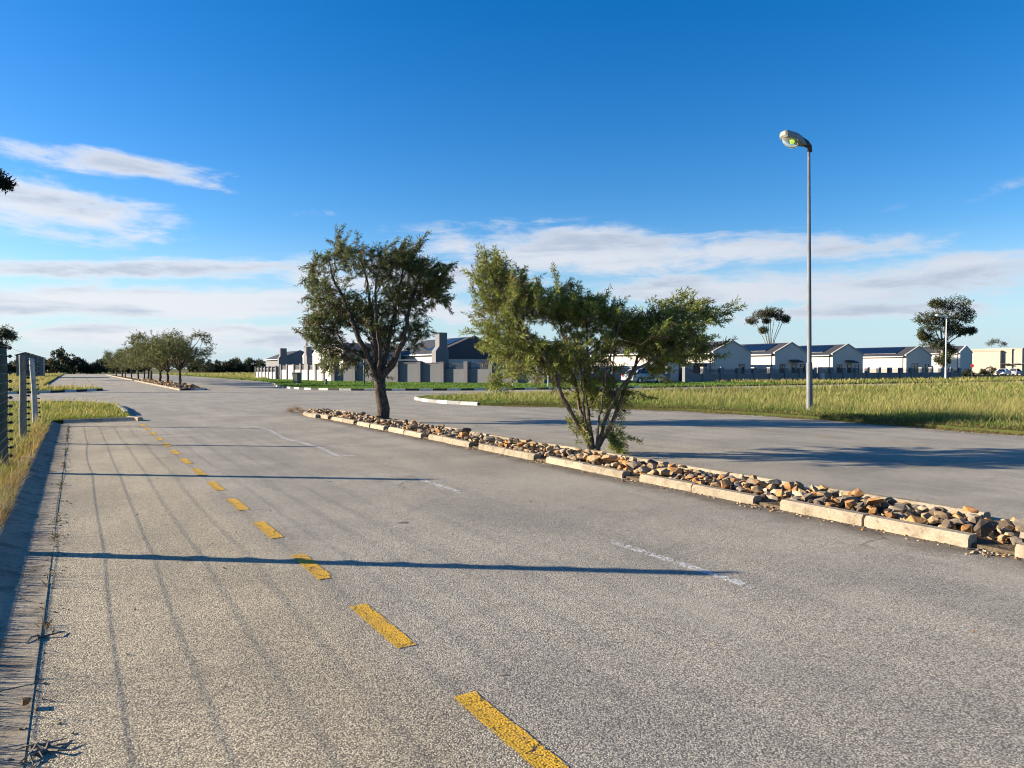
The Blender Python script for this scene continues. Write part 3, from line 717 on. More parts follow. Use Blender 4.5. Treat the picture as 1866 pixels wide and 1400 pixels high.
wood('trunk', 'bark_dark', t1, tree)
leaves('crown', t1, tree, 26, (.09, .15), (.015, .025), (.042, .056, .016), (.155, .185, .05), .14, .7, .30, (.16, 0, .0), 4, .13)
# --- the low multi-stemmed bush
BB, bs = px_frame(1083, 823)
def bl(px, py, yy=0.0): return ((px-1083)*bs, yy, (823-py)*bs)
stems = [([bl(1083, 830), bl(1082, 818)], 0.106, 0.105),
         ([bl(1078, 822), bl(1052, 775, -.03), bl(1024, 722, -.1), bl(1003, 670, -.2), bl(970, 622, -.3), bl(930, 565, -.3), bl(903, 515, -.25), bl(888, 482, -.2)], 0.056, 0.008),
         ([bl(1082, 820), bl(1074, 765, .1), bl(1066, 690, .15), bl(1072, 640, .2), bl(1070, 570, .3)], 0.033, 0.008),
         ([bl(1086, 820), bl(1100, 770, -.1), bl(1122, 712, -.2), bl(1155, 672, -.25), bl(1205, 642, -.3), bl(1265, 605, -.3)], 0.040, 0.008),
         ([bl(1088, 820), bl(1118, 765, .05), bl(1145, 700, .2), bl(1168, 650, .3), bl(1205, 600, .4), bl(1240, 560, .4)], 0.036, 0.008),
         ([bl(1080, 820), bl(1060, 745, .2), bl(1038, 655, .4), bl(1018, 565, .5), bl(985, 510, .5)], 0.036, 0.008),
         ([bl(1086, 820), bl(1092, 740, -.3), bl(1100, 660, -.6), bl(1120, 590, -.7)], 0.026, 0.007),
         ([bl(1080, 820), bl(1062, 750, -.3), bl(1050, 670, -.65), bl(1010, 600, -.8), bl(960, 570, -.9)], 0.030, 0.007),
         ([bl(1087, 820), bl(1130, 745, -.1), bl(1155, 700, -.15)], 0.017, 0.006)]
def B(px, py, rx, ry, n, yy=0.0, yr=1.25): return (bl(px, py, yy+.15), (rx*bs, yr, ry*bs), n)
A = cloud([B(900, 540, 36, 38, 110, -.2, .5), B(888, 605, 24, 45, 60, -.2, .6), B(945, 555, 60, 48, 230), B(925, 505, 40, 22, 70, 0, .5), B(885, 488, 16, 14, 18, 0, .3), B(1010, 570, 58, 46, 230, 0, 1.0),
           B(1000, 625, 70, 34, 170), B(1075, 585, 46, 42, 170, 0, 1.0), B(1130, 585, 38, 36, 90), B(1185, 600, 52, 38, 190), B(1245, 610, 50, 42, 240), B(1265, 572, 34, 24, 70, 0, .5),
           B(1235, 645, 55, 18, 100), B(1130, 640, 50, 38, 110), B(905, 690, 22, 28, 22, -.2, .4), B(955, 665, 42, 30, 80), B(1058, 770, 22, 26, 16, 0, .3), B(1118, 772, 22, 34, 36, 0, .3), B(1100, 720, 45, 40, 70, 0, .5),
           B(1020, 670, 60, 40, 130, 0, .9), B(1175, 665, 50, 26, 70, 0, .9), B(1130, 740, 26, 36, 26, 0, .35), B(935, 600, 50, 55, 70, -.2, 1.2), B(1040, 640, 75, 40, 200, .2, 1.5), B(960, 610, 70, 50, 220, .2, 1.4), B(1170, 630, 80, 30, 150, .3, 1.5), B(915, 650, 38, 36, 50, 0, 1.0), B(1060, 560, 50, 30, 90, .3, 1.2), B(1150, 570, 50, 24, 70, .2, 1.0), B(1075, 690, 50, 45, 70, .2, .6), B(1030, 545, 45, 28, 110, .1, .9), B(1095, 560, 40, 26, 80, .1, .8), B(1160, 590, 45, 30, 90, .1, .9), B(1205, 570, 35, 26, 60, .1, .7), B(990, 518, 34, 20, 60, .35, .5), B(960, 530, 40, 26, 50, .2, .6), B(1300, 585, 14, 14, 10, 0, .3), B(1250, 540, 14, 16, 8, 0, .3)], -.55, 3.0, 2.0)
A = shoots(A, 230, (.25, 0, .3), .085, (3, 8), .9); A = shoots(A, 40, (-.3, 0, -.5), .08, (3, 6))
t2 = grow_tree(stems, A, .30, .003, .42)
bush = thing('bottlebrush_bush', 'low wide bottlebrush bush with many bare stems fanning out of the rocks', 'bush', BB, -YAW)
wood('stems', 'bark_brown', t2, bush)
leaves('crown', t2, bush, 30, (.06, .11), (.011, .017), (.07, .105, .016), (.31, .33, .07), .09, .8, .12, (.10, 0, .06), 4, .10)

# --- smaller trees of the far median, built once in two shapes and copied
def crown_tree(name, label, cat, h, rx, rz, trunk_h, nblob, nat, per, L, W, ci, co, barkm, grp=None, r0=.13, brown=.08, flat=1.0, lean=0.0):
    st = [([(0, 0, -.1), (.02, 0, trunk_h*.5), (lean*.3, .02, trunk_h)], r0, r0*.75)]; bl_ = []
    for i in range(nblob):
        an = i*2.4+RNG.uniform(-.4, .4); rr_ = rx*(.25+.6*math.sqrt((i+.5)/nblob)); zc = h-rz*(.55+.9*RNG.random())
        c = (math.cos(an)*rr_+lean, math.sin(an)*rr_, zc)
        st.append(([(lean*.3, .02, trunk_h), (c[0]*.45+lean*.2, c[1]*.45, trunk_h+(zc-trunk_h)*.55), c], r0*.5, .02))
        k = rx*RNG.uniform(.34, .5); bl_.append((c, (k, k, k*.75*flat), nat//nblob))
    tr = grow_tree(st, cloud(bl_, -.7, 3.0/rx, nblob), .3, .006*h/5, .42)
    t = thing(name, label, cat, group=grp); wood('trunk', barkm, tr, t, .008*h/5)
    leaves('crown', tr, t, per, L, W, ci, co, brown, .75, .25, (.06, 0, 0), 4, .22*h/5); return t
gl, gh = (.045, .055, .016), (.16, .175, .05)
ta = crown_tree('median_tree', 'bushy tree at the near end of the far median, the largest of its row', 'tree', 5.9, 2.5, 2.4, 1.35, 15, 900, 17, (.13, .22), (.03, .05), gl, gh, 'bark_dark', 'trees along the far median')
tb = crown_tree('median_tree', 'second tree of the row along the far median', 'tree', 5.6, 2.1, 2.5, 1.25, 13, 800, 17, (.13, .22), (.03, .05), gl, gh, 'bark_dark', 'trees along the far median')
ta.location = (7.6, 66.8, .07); tb.location = (7.4, 74.2, .07)
ords = ['third', 'fourth', 'fifth', 'sixth', 'seventh', 'eighth', 'ninth', 'tenth', 'eleventh']
for k, yy in enumerate((81.5, 87.5, 95, 103, 113, 124, 137, 153, 172)):
    dup(ta if k % 2 else tb, (7.3+random.uniform(-.3, .3), yy, .07), random.uniform(0, 6.28), (random.uniform(.85, 1.2), random.uniform(.85, 1.2), random.uniform(.82, 1.16)), f'{ords[k]} tree from the near end of the row along the far median')

# --- gum trees
def gum(name, label, loc, h, blobs, ns, leaf=(.22, .4), per=9, r0=.28, ci=(.035, .042, .02), co=(.10, .105, .05), barkm='bark_pale', base_split=.35):
    """blobs: (x, y, z, r, rz)"""
    st = [([(0, 0, -.2), (.1, 0, h*base_split)], r0, r0*.8)]
    for x, y_, z, r, rz in blobs:
        st.append(([(.1, 0, h*base_split), (x*.35, y_*.4, h*base_split+(z-h*base_split)*.5), (x*.85, y_*.9, z-rz*.5)], r0*.42, .03))
    A_ = cloud([((x, y_, z), (r, r, rz), ns) for x, y_, z, r, rz in blobs], -.9, .9, h)
    tr = grow_tree(st, A_, .25, .012, .4); t = thing(name, label, 'tree', loc, -YAW)
    wood('trunk', barkm, tr, t, .02); leaves('crown', tr, t, per, leaf, (leaf[0]*.25, leaf[1]*.3), ci, co, .06, .8, .3, (0, 0, 0), 4, .45); return t
def gpos(px, Y): return (bearing_x(px, Y), Y, 0)
def gsc(px, Y): x = bearing_x(px, Y); return (x*math.sin(YAW)+Y*math.cos(YAW))/FOC
def pb(base, Y, lst, dz=EYE):
    """pixel blobs -> local ones"""
    s = gsc(base, Y); return [((px-base)*s, RNG.uniform(-.5, .5)*r*s, EYE+(HOR-py)*s, r*s, rz*s) for px, py, r, rz in lst]
gum('gum_tree', 'umbrella shaped gum tree with pale bare trunks behind the gabled houses', gpos(1402, 100), 14,
    pb(1402, 100, [(1370, 585, 12, 6), (1382, 576, 16, 8), (1398, 568, 19, 8), (1413, 570, 17, 8), (1425, 578, 13, 8), (1430, 583, 6, 4), (1396, 585, 8, 4), (1390, 602, 8, 5), (1405, 574, 14, 5)]), 150, per=11, base_split=.28)
gum('gum_tree', 'big spreading gum tree between the last gabled house and the white house', gpos(1716, 66), 14,
    pb(1716, 66, [(1705, 555, 13, 9), (1745, 553, 23, 15), (1760, 575, 19, 16), (1692, 580, 23, 15), (1722, 582, 28, 20), (1690, 606, 17, 14), (1745, 604, 22, 9), (1765, 603, 8, 5), (1706, 628, 24, 14), (1726, 640, 12, 12), (1683, 612, 10, 10), (1735, 590, 20, 14), (1715, 655, 14, 10)]), 210, r0=.42, per=13, co=(.095, .115, .042))
gum('gum_tree', 'small thin gum tree rising above the flat roofed beige building', gpos(1812, 125), 14, pb(1812, 125, [(1803, 625, 8, 5), (1815, 622, 9, 5), (1827, 628, 7, 5)]), 90)
gum('gum_tree', 'gum tree crown cut by the left picture edge above the fence', gpos(2, 118), 9, pb(2, 118, [(-10, 620, 16, 10), (8, 606, 15, 10), (20, 612, 10, 8), (2, 630, 12, 6), (-26, 612, 16, 12)]), 130)
gum('gum_tree', 'dark branch tip of a tall tree reaching in at the left picture edge', (-7.2, 62, 0), 18,
    pb(-75, 62, [(-90, 300, 34, 24), (-45, 330, 20, 12), (6, 328, 12, 5), (21, 337, 8, 3), (-6, 320, 12, 5), (-120, 350, 30, 20), (-70, 260, 28, 18), (-140, 290, 30, 20)]), 110, r0=.3, barkm='bark_dark', ci=(.012, .016, .01), co=(.03, .035, .018), base_split=.45)
# --- distant tree line
lab = 'dark evergreen tree in the distant tree line at the end of the road and meadow'
tw = [crown_tree('woodland_tree', lab, 'tree', 7, 3.6, 4.4, .5, 12, 300, 11, (.45, .8), (.16, .28), (.018, .026, .012), (.055, .07, .026), 'bark_dark', 'distant tree line'),
      crown_tree('woodland_tree', lab, 'tree', 8, 2.9, 5.0, .5, 12, 300, 11, (.45, .8), (.16, .28), (.016, .024, .012), (.05, .066, .026), 'bark_dark', 'distant tree line')]
spots = [(px, 262+RNG.uniform(-12, 18), s_) for px, s_ in
         [(72, .9), (84, .75), (98, .9), (110, .75), (121, 1.15), (134, .95), (147, .9), (160, .72), (172, .8), (184, .75), (196, .85), (208, .8), (220, .8), (232, .8), (245, .8),
          (352, .85), (364, .95), (376, .85), (388, 1.0), (398, .8), (410, .85), (422, .8), (431, .95), (442, .8), (452, .7), (461, .85), (470, .95), (480, .75), (489, .8), (498, .7), (40, .7), (22, .75), (8, .8)]]
for k, (px, Y, s_) in enumerate(spots):
    o = tw[k % 2] if k < 2 else dup(tw[k % 2])
    o['label'] = 'dark evergreen tree in the far tree line right of the median trees' if px > 300 else 'dark bushy tree in the tree line across the far end of the road' if px > 100 else 'dark tree by the grey green shed behind the fence posts'
    o['group'] = 'tree line beyond the meadow' if px > 300 else 'tree line at the road end' if px > 100 else 'trees by the shed'
    o.location = (bearing_x(px, Y), Y, -.05); o.rotation_euler[2] = RNG.uniform(0, 6.28); zz = s_*RNG.uniform(.72, 1.22); o.scale = (s_, s_, zz)

# ------------------------------------------------------------------ wire fence on the left
FX = -.97
fence = thing('wire_fence', 'timber post fence with many thin wires along the left verge', 'fence', (FX, 13.36, .085))
ins = MB(); ins.tube([(0, 0, 0), (.03, 0, 0), (.031, 0, 0), (.062, 0, 0), (.063, 0, 0), (.075, 0, 0)], [.012, .012, .026, .026, .014, .012], 7)
o = ins.build('insulator', M['black_plastic']); insm = o.data; bpy.data.objects.remove(o)
HTS = [.17+.128*i for i in range(14)]
for k, (yy, hh, mt, tx) in enumerate([(2.7, 1.82, 'post_wood', 0), (7.85, 1.82, 'post_wood', .0), (13.36, 1.83, 'post_green', .0), (18.4, 1.81, 'post_wood', .0), (23.75, 1.80, 'post_pale', -.07)]):
    mb = MB(); rr_ = .064 if k != 2 else .072
    zs = np.linspace(-.3, hh, 12)
    mb.tube([(tx*max(0, (z-.2)/hh)+.006*math.sin(z*4+k), .006*math.cos(z*3+k), z) for z in zs], [rr_*(1+.06*math.sin(z*3+k*2))*(1.08-.12*z/hh) for z in zs], 12)
    p = mb.build('post', M[mt], fence, True, (0, yy-13.36, 0))
    for h_ in HTS: link('insulator', insm, p, (rr_*.88+tx*max(0, (h_-.2)/hh), 0, h_), random.uniform(-.15, .15))
for h_ in HTS:
    ys = [-8, 2.7, 7.85, 13.36, 18.4, 23.75]; pts = []
    for a, b_ in zip(ys, ys[1:]):
        sg = random.uniform(.004, .02)
        for t in np.linspace(0, 1, 7)[:-1]: pts.append((.125+.002*math.sin(a+t*5+h_*9), a+(b_-a)*t-13.36, h_-sg*4*t*(1-t)))
    pts.append((.06, ys[-1]-13.36, h_))
    MB().tube(pts, .0021, 4).build('wire', M['wire'], fence)

# ------------------------------------------------------------------ street lamps
def lamp(label, loc, h, lean, r0, rz, near):
    t = thing('street_lamp', label, 'street lamp', loc, rz, 'street lamps'); t.rotation_euler[1] = lean
    zs = [-.3, 0, 1.7, 1.75, 3.5, h]; rs = [r0, r0, r0*.93, r0*.72, r0*.66, r0*.42]
    MB().tube([(0, 0, z) for z in zs], rs, 16).build('pole', M['galvanised' if near else 'white_metal'], t, True)
    if near:
        # spigot and tapered housing towards local -x, tilted upward
        MB().tube([(.03, 0, h-.12), (.02, 0, h+.06), (-.12, 0, h+.16), (-.30, 0, h+.24)], [.085, .09, .12, .13], 10).build('bracket', M['lamp_dark'], t, True)
        hd = MB()
        sec = [(-.16, .10, -.03, .16), (-.38, .17, -.03, .25), (-.55, .21, .02, .29), (-.98, .205, .06, .30), (-1.05, .16, .12, .26)]
        for x, wy, z0, z1 in sec:
            zb = h+.08-x*.15
            hd.v += [(x, -wy, zb+z0), (x, wy, zb+z0), (x, wy*.95, zb+z0+(z1-z0)*.6), (x, wy*.6, zb+z1), (x, -wy*.6, zb+z1), (x, -wy*.95, zb+z0+(z1-z0)*.6)]
        n = len(sec); hd.f = [(i*6+j, i*6+(j+1) % 6, i*6+6+(j+1) % 6, i*6+6+j) for i in range(n-1) for j in range(6)]+[(0, 1, 2, 3, 4, 5), tuple(6*(n-1)+j for j in range(6))]
        hd.build('lamp_housing', M['lamp_grey'], t)
        bo = MB(); N = 12
        for i in range(5):
            a = i/4*math.pi/2
            for j in range(N):
                q = 2*math.pi*j/N; x = -.71+.32*math.cos(q)*math.cos(a); bo.v.append((x, .215*math.sin(q)*math.cos(a), h+.08-x*.15+.03-.25*math.sin(a)))
        bo.f = [(i*N+j, i*N+(j+1) % N, (i+1)*N+(j+1) % N, (i+1)*N+j) for i in range(4) for j in range(N)]
        bw = bo.build('lamp_bowl', M['lamp_bowl'], t, True)
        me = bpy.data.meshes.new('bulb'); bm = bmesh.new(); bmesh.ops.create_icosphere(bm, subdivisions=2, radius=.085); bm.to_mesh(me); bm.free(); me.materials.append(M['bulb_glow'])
        link('bulb', me, bw, (-.70, -.05, h+.16))  # added glowing ball: stands in for the sun's glint in the bowl
    else:
        MB().tube([(0, 0, h), (-.35, 0, h+.06), (-.8, 0, h+.12)], [.05, .045, .04], 8).build('arm', M['white_metal'], t, True)
        hd = MB(); hd.tube([(-.6, 0, h+.1), (-.8, 0, h+.13), (-1.2, 0, h+.2), (-1.5, 0, h+.24)], [.06, .13, .15, .05], 10); hd.build('lamp_housing', M['white_metal'], t, True)
lp, ls = px_frame(1475, 752, .08)
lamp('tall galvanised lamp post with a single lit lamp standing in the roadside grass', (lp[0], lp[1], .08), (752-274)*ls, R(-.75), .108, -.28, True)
Yl = 50.0; lamp('slim white lamp post in front of the big gum tree', (bearing_x(1723, Yl), Yl, 0), EYE+(HOR-578)*gsc(1723, Yl), 0, .11, -YAW, False)

# ------------------------------------------------------------------ houses
def win(parent, cx, z0, z1, wd, y, axis='y', sgn=-1, mat='pane', name='window', fr='frame_dark'):
    """frame of four bars with mullion, glass set back inside it; on plane y (axis y) or x (axis x)"""
    t = .07; d0, d1 = (y, y+sgn*.06)
    lo, hi = min(d0, d1), max(d0, d1); mb = MB()
    bars = [(cx-wd/2, cx-wd/2+t, z0, z1), (cx+wd/2-t, cx+wd/2, z0, z1), (cx-wd/2+t, cx+wd/2-t, z1-t, z1), (cx-wd/2+t, cx+wd/2-t, z0, z0+t)]
    if wd > 1.0: bars.append((cx-.03, cx+.03, z0+t, z1-t))
    for a, b_, c, e in bars:
        mb.box(a, b_, lo, hi, c, e) if axis == 'y' else mb.box(lo, hi, a, b_, c, e)
    f = mb.build(name, M[fr], parent); pn = MB(); q0, q1 = sorted((y+sgn*.004, y+sgn*.02))
    a, b_, c, e = cx-wd/2+t*.8, cx+wd/2-t*.8, z0+t*.8, z1-t*.8
    pn.box(a, b_, q0, q1, c, e) if axis == 'y' else pn.box(q0, q1, a, b_, c, e)
    pn.build('pane', M[mat], f); return f
def gable_house(label, x, y, wd, ln, eh, rh, wall='wall_beige', front=None, solar=0, side=None, doors=True, cop='wall_greige', rz=0.0, fw=None, group=None, zb=0.0, upper=None):
    """front gable faces local -y, ridge along y"""
    t = thing('house', label, 'house', (x, y, zb), rz, group)
    MB().prism([(0, -.3), (wd, -.3), (wd, eh), (wd/2, rh), (0, eh)], 0, ln, 'y').build('wall', M[wall], t)
    if upper:   # dark painted gable panel
        MB().prism([(0.0, upper), (wd, upper), (wd, eh), (wd/2, rh), (0, eh)], -.06, -.003, 'y').build('gable_panel', M['wall_dark'], t)
    sl = (rh-eh)/(wd/2); k = .12
    rf = MB()
    for sx in (0, 1):
        X = lambda q: q if sx == 0 else wd-q
        poly = [(X(-.35), eh-.35*sl+.01), (X(wd/2), rh+.01), (X(wd/2), rh+k), (X(-.35), eh-.35*sl+k)]
        rf.prism(poly, .26, ln-.1, 'y')
    r_ = rf.build('roof', M['roof_dark'], t)
    for yy in ((-.05, .24),):
        cp = MB(); o_ = .16
        cp.v = []; poly = [(-.12, eh-.12*sl), (wd/2, rh), (wd+.12, eh-.12*sl), (wd+.12, eh-.12*sl+o_+.06), (wd/2, rh+o_+.06), (-.12, eh-.12*sl+o_+.06)]
        cp.prism(poly, yy[0], yy[1], 'y'); cp.build('gable_coping', M[cop], t)
    MB().box(-.47, -.352, .26, ln-.1, eh-.35*sl-.06, eh-.35*sl+.08).build('gutter', M['trim_white'], t)
    MB().box(-.07, -.003, .5, .58, .1, eh-.14).build('downpipe', M['frame_dark'], t)
    for i in range(solar):
        n_ = Vector((-sl, 0, 1)).normalized(); y0 = 2.0+i*1.08; sp = MB(); a = .55; b_ = wd/2-.5
        for q, z_ in ((.02+k, .09+k),):
            sp.v = [(p, yy, eh+p*sl+zz) for zz in (q, z_) for yy in (y0, y0+1.02) for p in (a, b_)]
            sp.f = [(0, 2, 3, 1), (4, 5, 7, 6), (0, 1, 5, 4), (1, 3, 7, 5), (3, 2, 6, 7), (2, 0, 4, 6)]
        sp.build('solar_panel', M['solar'], r_)
    for w_ in (front or []): win(t, w_[0], w_[1], w_[2], w_[3], 0, 'y', -1, w_[4] if len(w_) > 4 else 'pane', w_[5] if len(w_) > 5 else 'window')
    for w_ in (side or []): win(t, w_[0], w_[1], w_[2], w_[3], 0, 'x', -1, w_[4] if len(w_) > 4 else 'pane')
    return t
FR = [(1.5, .9, 2.2, 1.1), (3.9, .05, 2.2, .95, 'pane', 'door'), (5.7, .9, 2.2, .95)]
HY = 62.0; grp = 'gabled houses along the cross street'
def hx(px): return bearing_x(px, HY)
h0 = gable_house('gabled house mostly hidden behind the bottlebrush bush, beside the parked pale car', hx(1190), HY, hx(1250)-hx(1190), 12, 3.5, 4.9, front=[(1.6, .9, 2.2, 1.2), (4.6, .05, 2.2, 1.0, 'pane', 'door')], group=grp)
gable_house('gabled house hidden behind the left half of the bottlebrush bush', bearing_x(985, 68), 68, 7.2, 11, 3.4, 4.8, 'wall_greige', front=[(1.8, .9, 2.2, 1.3), (4.8, .9, 2.2, 1.3)])
h1 = gable_house('gabled house just right of the bottlebrush bush, first clear gable in the row', hx(1300), HY, hx(1368)-hx(1300), 12, 3.6, 5.0, front=[(5.1, .05, 2.2, 1.0, 'pane', 'door')], side=[(2.2, .3, 2.2, 2.2)], group=grp)
h2 = gable_house('gabled house just left of the tall lamp post, with solar panels', hx(1412), HY, hx(1472)-hx(1412), 13, 3.6, 5.0, front=FR, solar=5, group=grp)
h3 = gable_house('gabled house just right of the tall lamp post, with solar panels', hx(1517), HY, hx(1572)-hx(1517), 13, 3.6, 5.0, front=FR, solar=5, group=grp)
h4 = gable_house('last gabled house of the row with a long lit side wall and glass door', hx(1651), HY, hx(1697)-hx(1651), 17, 3.6, 5.0, front=[(2.4, .8, 2.4, 1.8), (5.9, .8, 2.3, 1.0)], side=[(14.2, .3, 2.3, 2.4, 'curtain')], solar=9, group=grp)
for h_, xx in ((h2, 3.9), (h3, 3.9)): MB().prism([(-.9, 2.42), (0, 2.75), (0, 2.83), (-.95, 2.5)], xx-1.0, xx+1.0, 'x').build('door_canopy', M['roof_dark'], h_)
# white house beyond the gum tree
gable_house('white two storey house behind the big gum tree', bearing_x(1749, 76), 76, bearing_x(1771, 76)-bearing_x(1749, 76), 15, 4.9, 6.2, 'wall_white', side=[(2.4, 2.6, 4.4, 1.0), (6, .6, 2.2, 1.2)], cop='trim_white')
# flat roofed beige building at the right edge
X0 = bearing_x(1804, 86); t = thing('flat_roofed_building', 'long beige flat roofed building of stepped blocks at the right edge', 'building', (X0, 86, 0))
def fx(px, Y): return bearing_x(px, Y)-X0
for k, (x, y, wd, ln, hh, mt) in enumerate([(0, 0, 9, 11, 6.2, 'wall_tan'), (fx(1822, 82), -4, 9, 8, 5.7, 'wall_tan'), (fx(1843, 80), -6, 9, 10, 6.0, 'wall_tan'), (fx(1862, 78), -8, 10, 12, 6.2, 'wall_tan'), (fx(1862, 78)+13, -9, 12, 12, 6.2, 'wall_tan')]):
    bk = MB().box(x, x+wd, y, y+ln, -.2, hh).build('block', M[mt], t)
    MB().box(x-.12, x+wd+.12, y-.12, y+ln+.12, hh+.003, hh+.18).build('parapet', M['wall_tan'], bk)
    win(bk, x+wd/2, 3.4, 4.9, 1.8, y, 'y'); win(bk, x+wd/2, .4, 2.3, 2.4, y, 'y')
    if k == 0:
        for i in range(6):
            for j in range(5): win(bk, 1.2+i*1.35, 2.0+j*.62, 2.5+j*.62, .8, x, 'x', -1)
    MB().box(x-.3, x+wd+.3, y-1.6, y-.13, 2.65, 2.8).build('canopy', M['roof_dark'], bk)
# left group
ha = gable_house('grey house with a dark gable and a tall chimney behind the grey boundary wall', bearing_x(800, 75), 75, 9.4, 14, 3.4, 5.35, 'wall_cream', front=[(6.6, .3, 2.3, 1.6)], upper=2.75, cop='wall_dark', solar=3)
MB().prism([(-1.0, -.2), (.65, -.2), (.65, 3.6), (.45, 4.2), (.45, 5.75), (-.55, 5.75), (-.55, 4.2), (-1.0, 3.6)], -1.25, -.15, 'y').build('chimney', M['pier_dark'], ha)
MB().box(-4.5, -.5, 5.0, 12, 2.55, 2.72).build('carport_roof', M['trim_white'], ha); MB().box(-4.4, -4.15, 5.2, 5.45, -.2, 2.547).build('carport_post', M['wall_beige'], ha); MB().box(-4.45, -4.2, 8.2, 11.8, -.2, 2.546).build('carport_wall', M['wall_beige'], ha)
hb = gable_house('cream house with a lit gable end seen behind the tall median tree', 27.6, 92.5, 8.5, 7.5, 3.8, 4.75, 'wall_cream', front=[(6.2, 1.4, 2.5, .9)], rz=-math.pi/2, cop='trim_white')
hc = gable_house('blue-grey gabled house furthest left in the walled group', 33.6, 140, 7.6, 12, 3.5, 5.0, 'wall_grey', front=[(5.6, .8, 2.2, 1.6)], cop='wall_grey', side=[(3, .8, 2.2, 1.4)])
MB().prism([(-.5, -.2), (1.3, -.2), (1.3, 3.6), (1.0, 4.0), (1.0, 5.5), (-.2, 5.5), (-.2, 4.0), (-.5, 3.6)], -1.0, -.06, 'y').build('chimney', M['pier_dark'], hc)
hd_ = gable_house('small cream gabled house with a chimney behind the slatted wall', 30.6, 113, 4.6, 7, 3.4, 4.4, 'wall_cream', rz=-math.pi/2, cop='trim_white')
MB().prism([(3.9, -.2), (5.6, -.2), (5.6, 3.4), (5.3, 3.8), (5.3, 4.9), (4.2, 4.9), (4.2, 3.8), (3.9, 3.4)], -.9, -.06, 'y').build('chimney', M['pier_dark'], hd_)
gable_house('narrow white gabled house between the chimneyed house and the cream gable', 29.6, 104, 4.0, 6, 3.5, 4.35, 'wall_white', rz=-math.pi/2, cop='trim_white')
# grey shed far left
sx0, sx1 = bearing_x(30, 150), bearing_x(79, 150)
t = thing('shed', 'grey green metal shed with a low roof behind the fence posts on the left', 'shed', (sx0, 150, 0))
wd = sx1-sx0; MB().prism([(0, -.2), (wd, -.2), (wd, 3.5), (wd*.35, 4.35), (0, 3.9)], 0, 9, 'y').build('wall', M['shed_metal'], t)
MB().prism([(-.2, 3.87), (wd*.35, 4.37), (wd+.25, 3.45), (wd+.25, 3.57), (wd*.35, 4.5), (-.2, 4.0)], -.25, 9.2, 'y').build('roof', M['roof_dark'], t)
win(t, wd*.62, .0, 2.4, 1.6, 0, 'y', -1, 'shed_metal', 'door')

# ------------------------------------------------------------------ boundary walls
def boundary(label, a, b_, n, low, ph, pw, wallm, pierm, slatm, nsl=4, group=None, solid=(), pier_cap=None, proud=.12):
    ln = math.dist(a, b_); an = math.atan2(b_[1]-a[1], b_[0]-a[0]); t = thing('boundary_wall', label, 'wall', (a[0], a[1], VZ-.02), an, group); st = ln/n
    for i in range(n+1):
        p = MB(); hh = ph*random.uniform(.985, 1.015)
        p.box(i*st-pw/2, i*st+pw/2, -.1-proud, .1+proud, -.3, hh); o = p.build('pier', M[pierm], t)
        MB().box(i*st-pw/2-.03, i*st+pw/2+.03, -.13-proud, .13+proud, hh+.003, hh+.07).build('pier_cap', M[pier_cap or pierm], o)
    for i in range(n):
        x0, x1 = i*st+pw/2-.01, (i+1)*st-pw/2+.01
        top = ph-.12 if i in solid else low
        MB().box(x0, x1, -.1, .1, -.3, top).build('wall_panel', M[wallm], t)
        if i in solid:
            MB().box(x0, x1, -.14, .14, top+.003, top+.1).build('coping', M[pierm], t); continue
        gp = (ph-.12-low)/nsl
        for k in range(nsl):
            z0 = low+gp*(k+.35); MB().box(x0, x1, -.025, .025, z0, z0+gp*.5).build('slat', M[slatm], t)
# lit run along the main road, then the splayed run facing the crossing
boundary('lit cream boundary wall with white slats and grey piers, left of the tall median tree', (24.2, 100), (25.5, 81.2), 7, 1.35, 2.05, .42, 'wall_cream', 'pier_dark', 'slat_mid', 4, solid=(1,))
boundary('grey boundary wall with dark slats behind the tall median tree and the bush', (25.6, 80.8), (40.2, 59.4), 9, 1.45, 2.2, .45, 'wall_grey', 'pier_dark', 'slat_dark', 5, solid=(3, 4), proud=.34)
boundary('low white post fence far left beyond the lit cream wall', (24.4, 117), (24.25, 103), 6, 1.0, 1.75, .35, 'wall_white', 'wall_grey', 'slat_mid', 3)
boundary('pale grey slatted wall behind the stems of the bush, facing the cross street', (41.2, 58.9), (55.5, 57.6), 6, .95, 1.7, .4, 'wall_grey', 'wall_grey', 'slat_mid', 4)
wx0, wx1 = bearing_x(1244, 58), bearing_x(1750, 58); mid = bearing_x(1478, 58)
boundary('grey street wall with slatted infill left of the tall lamp post, before the gabled houses', (wx0, 57.6), (mid, 57.6), 8, .95, 1.62, .55, 'wall_grey', 'wall_grey', 'slat_dark', 4, pier_cap='wall_beige')
boundary('grey street wall with slatted infill right of the tall lamp post, before the gabled houses', (mid+1.2, 57.9), (wx1, 58.2), 13, .95, 1.62, .55, 'wall_grey', 'wall_grey', 'slat_dark', 4, pier_cap='wall_beige')

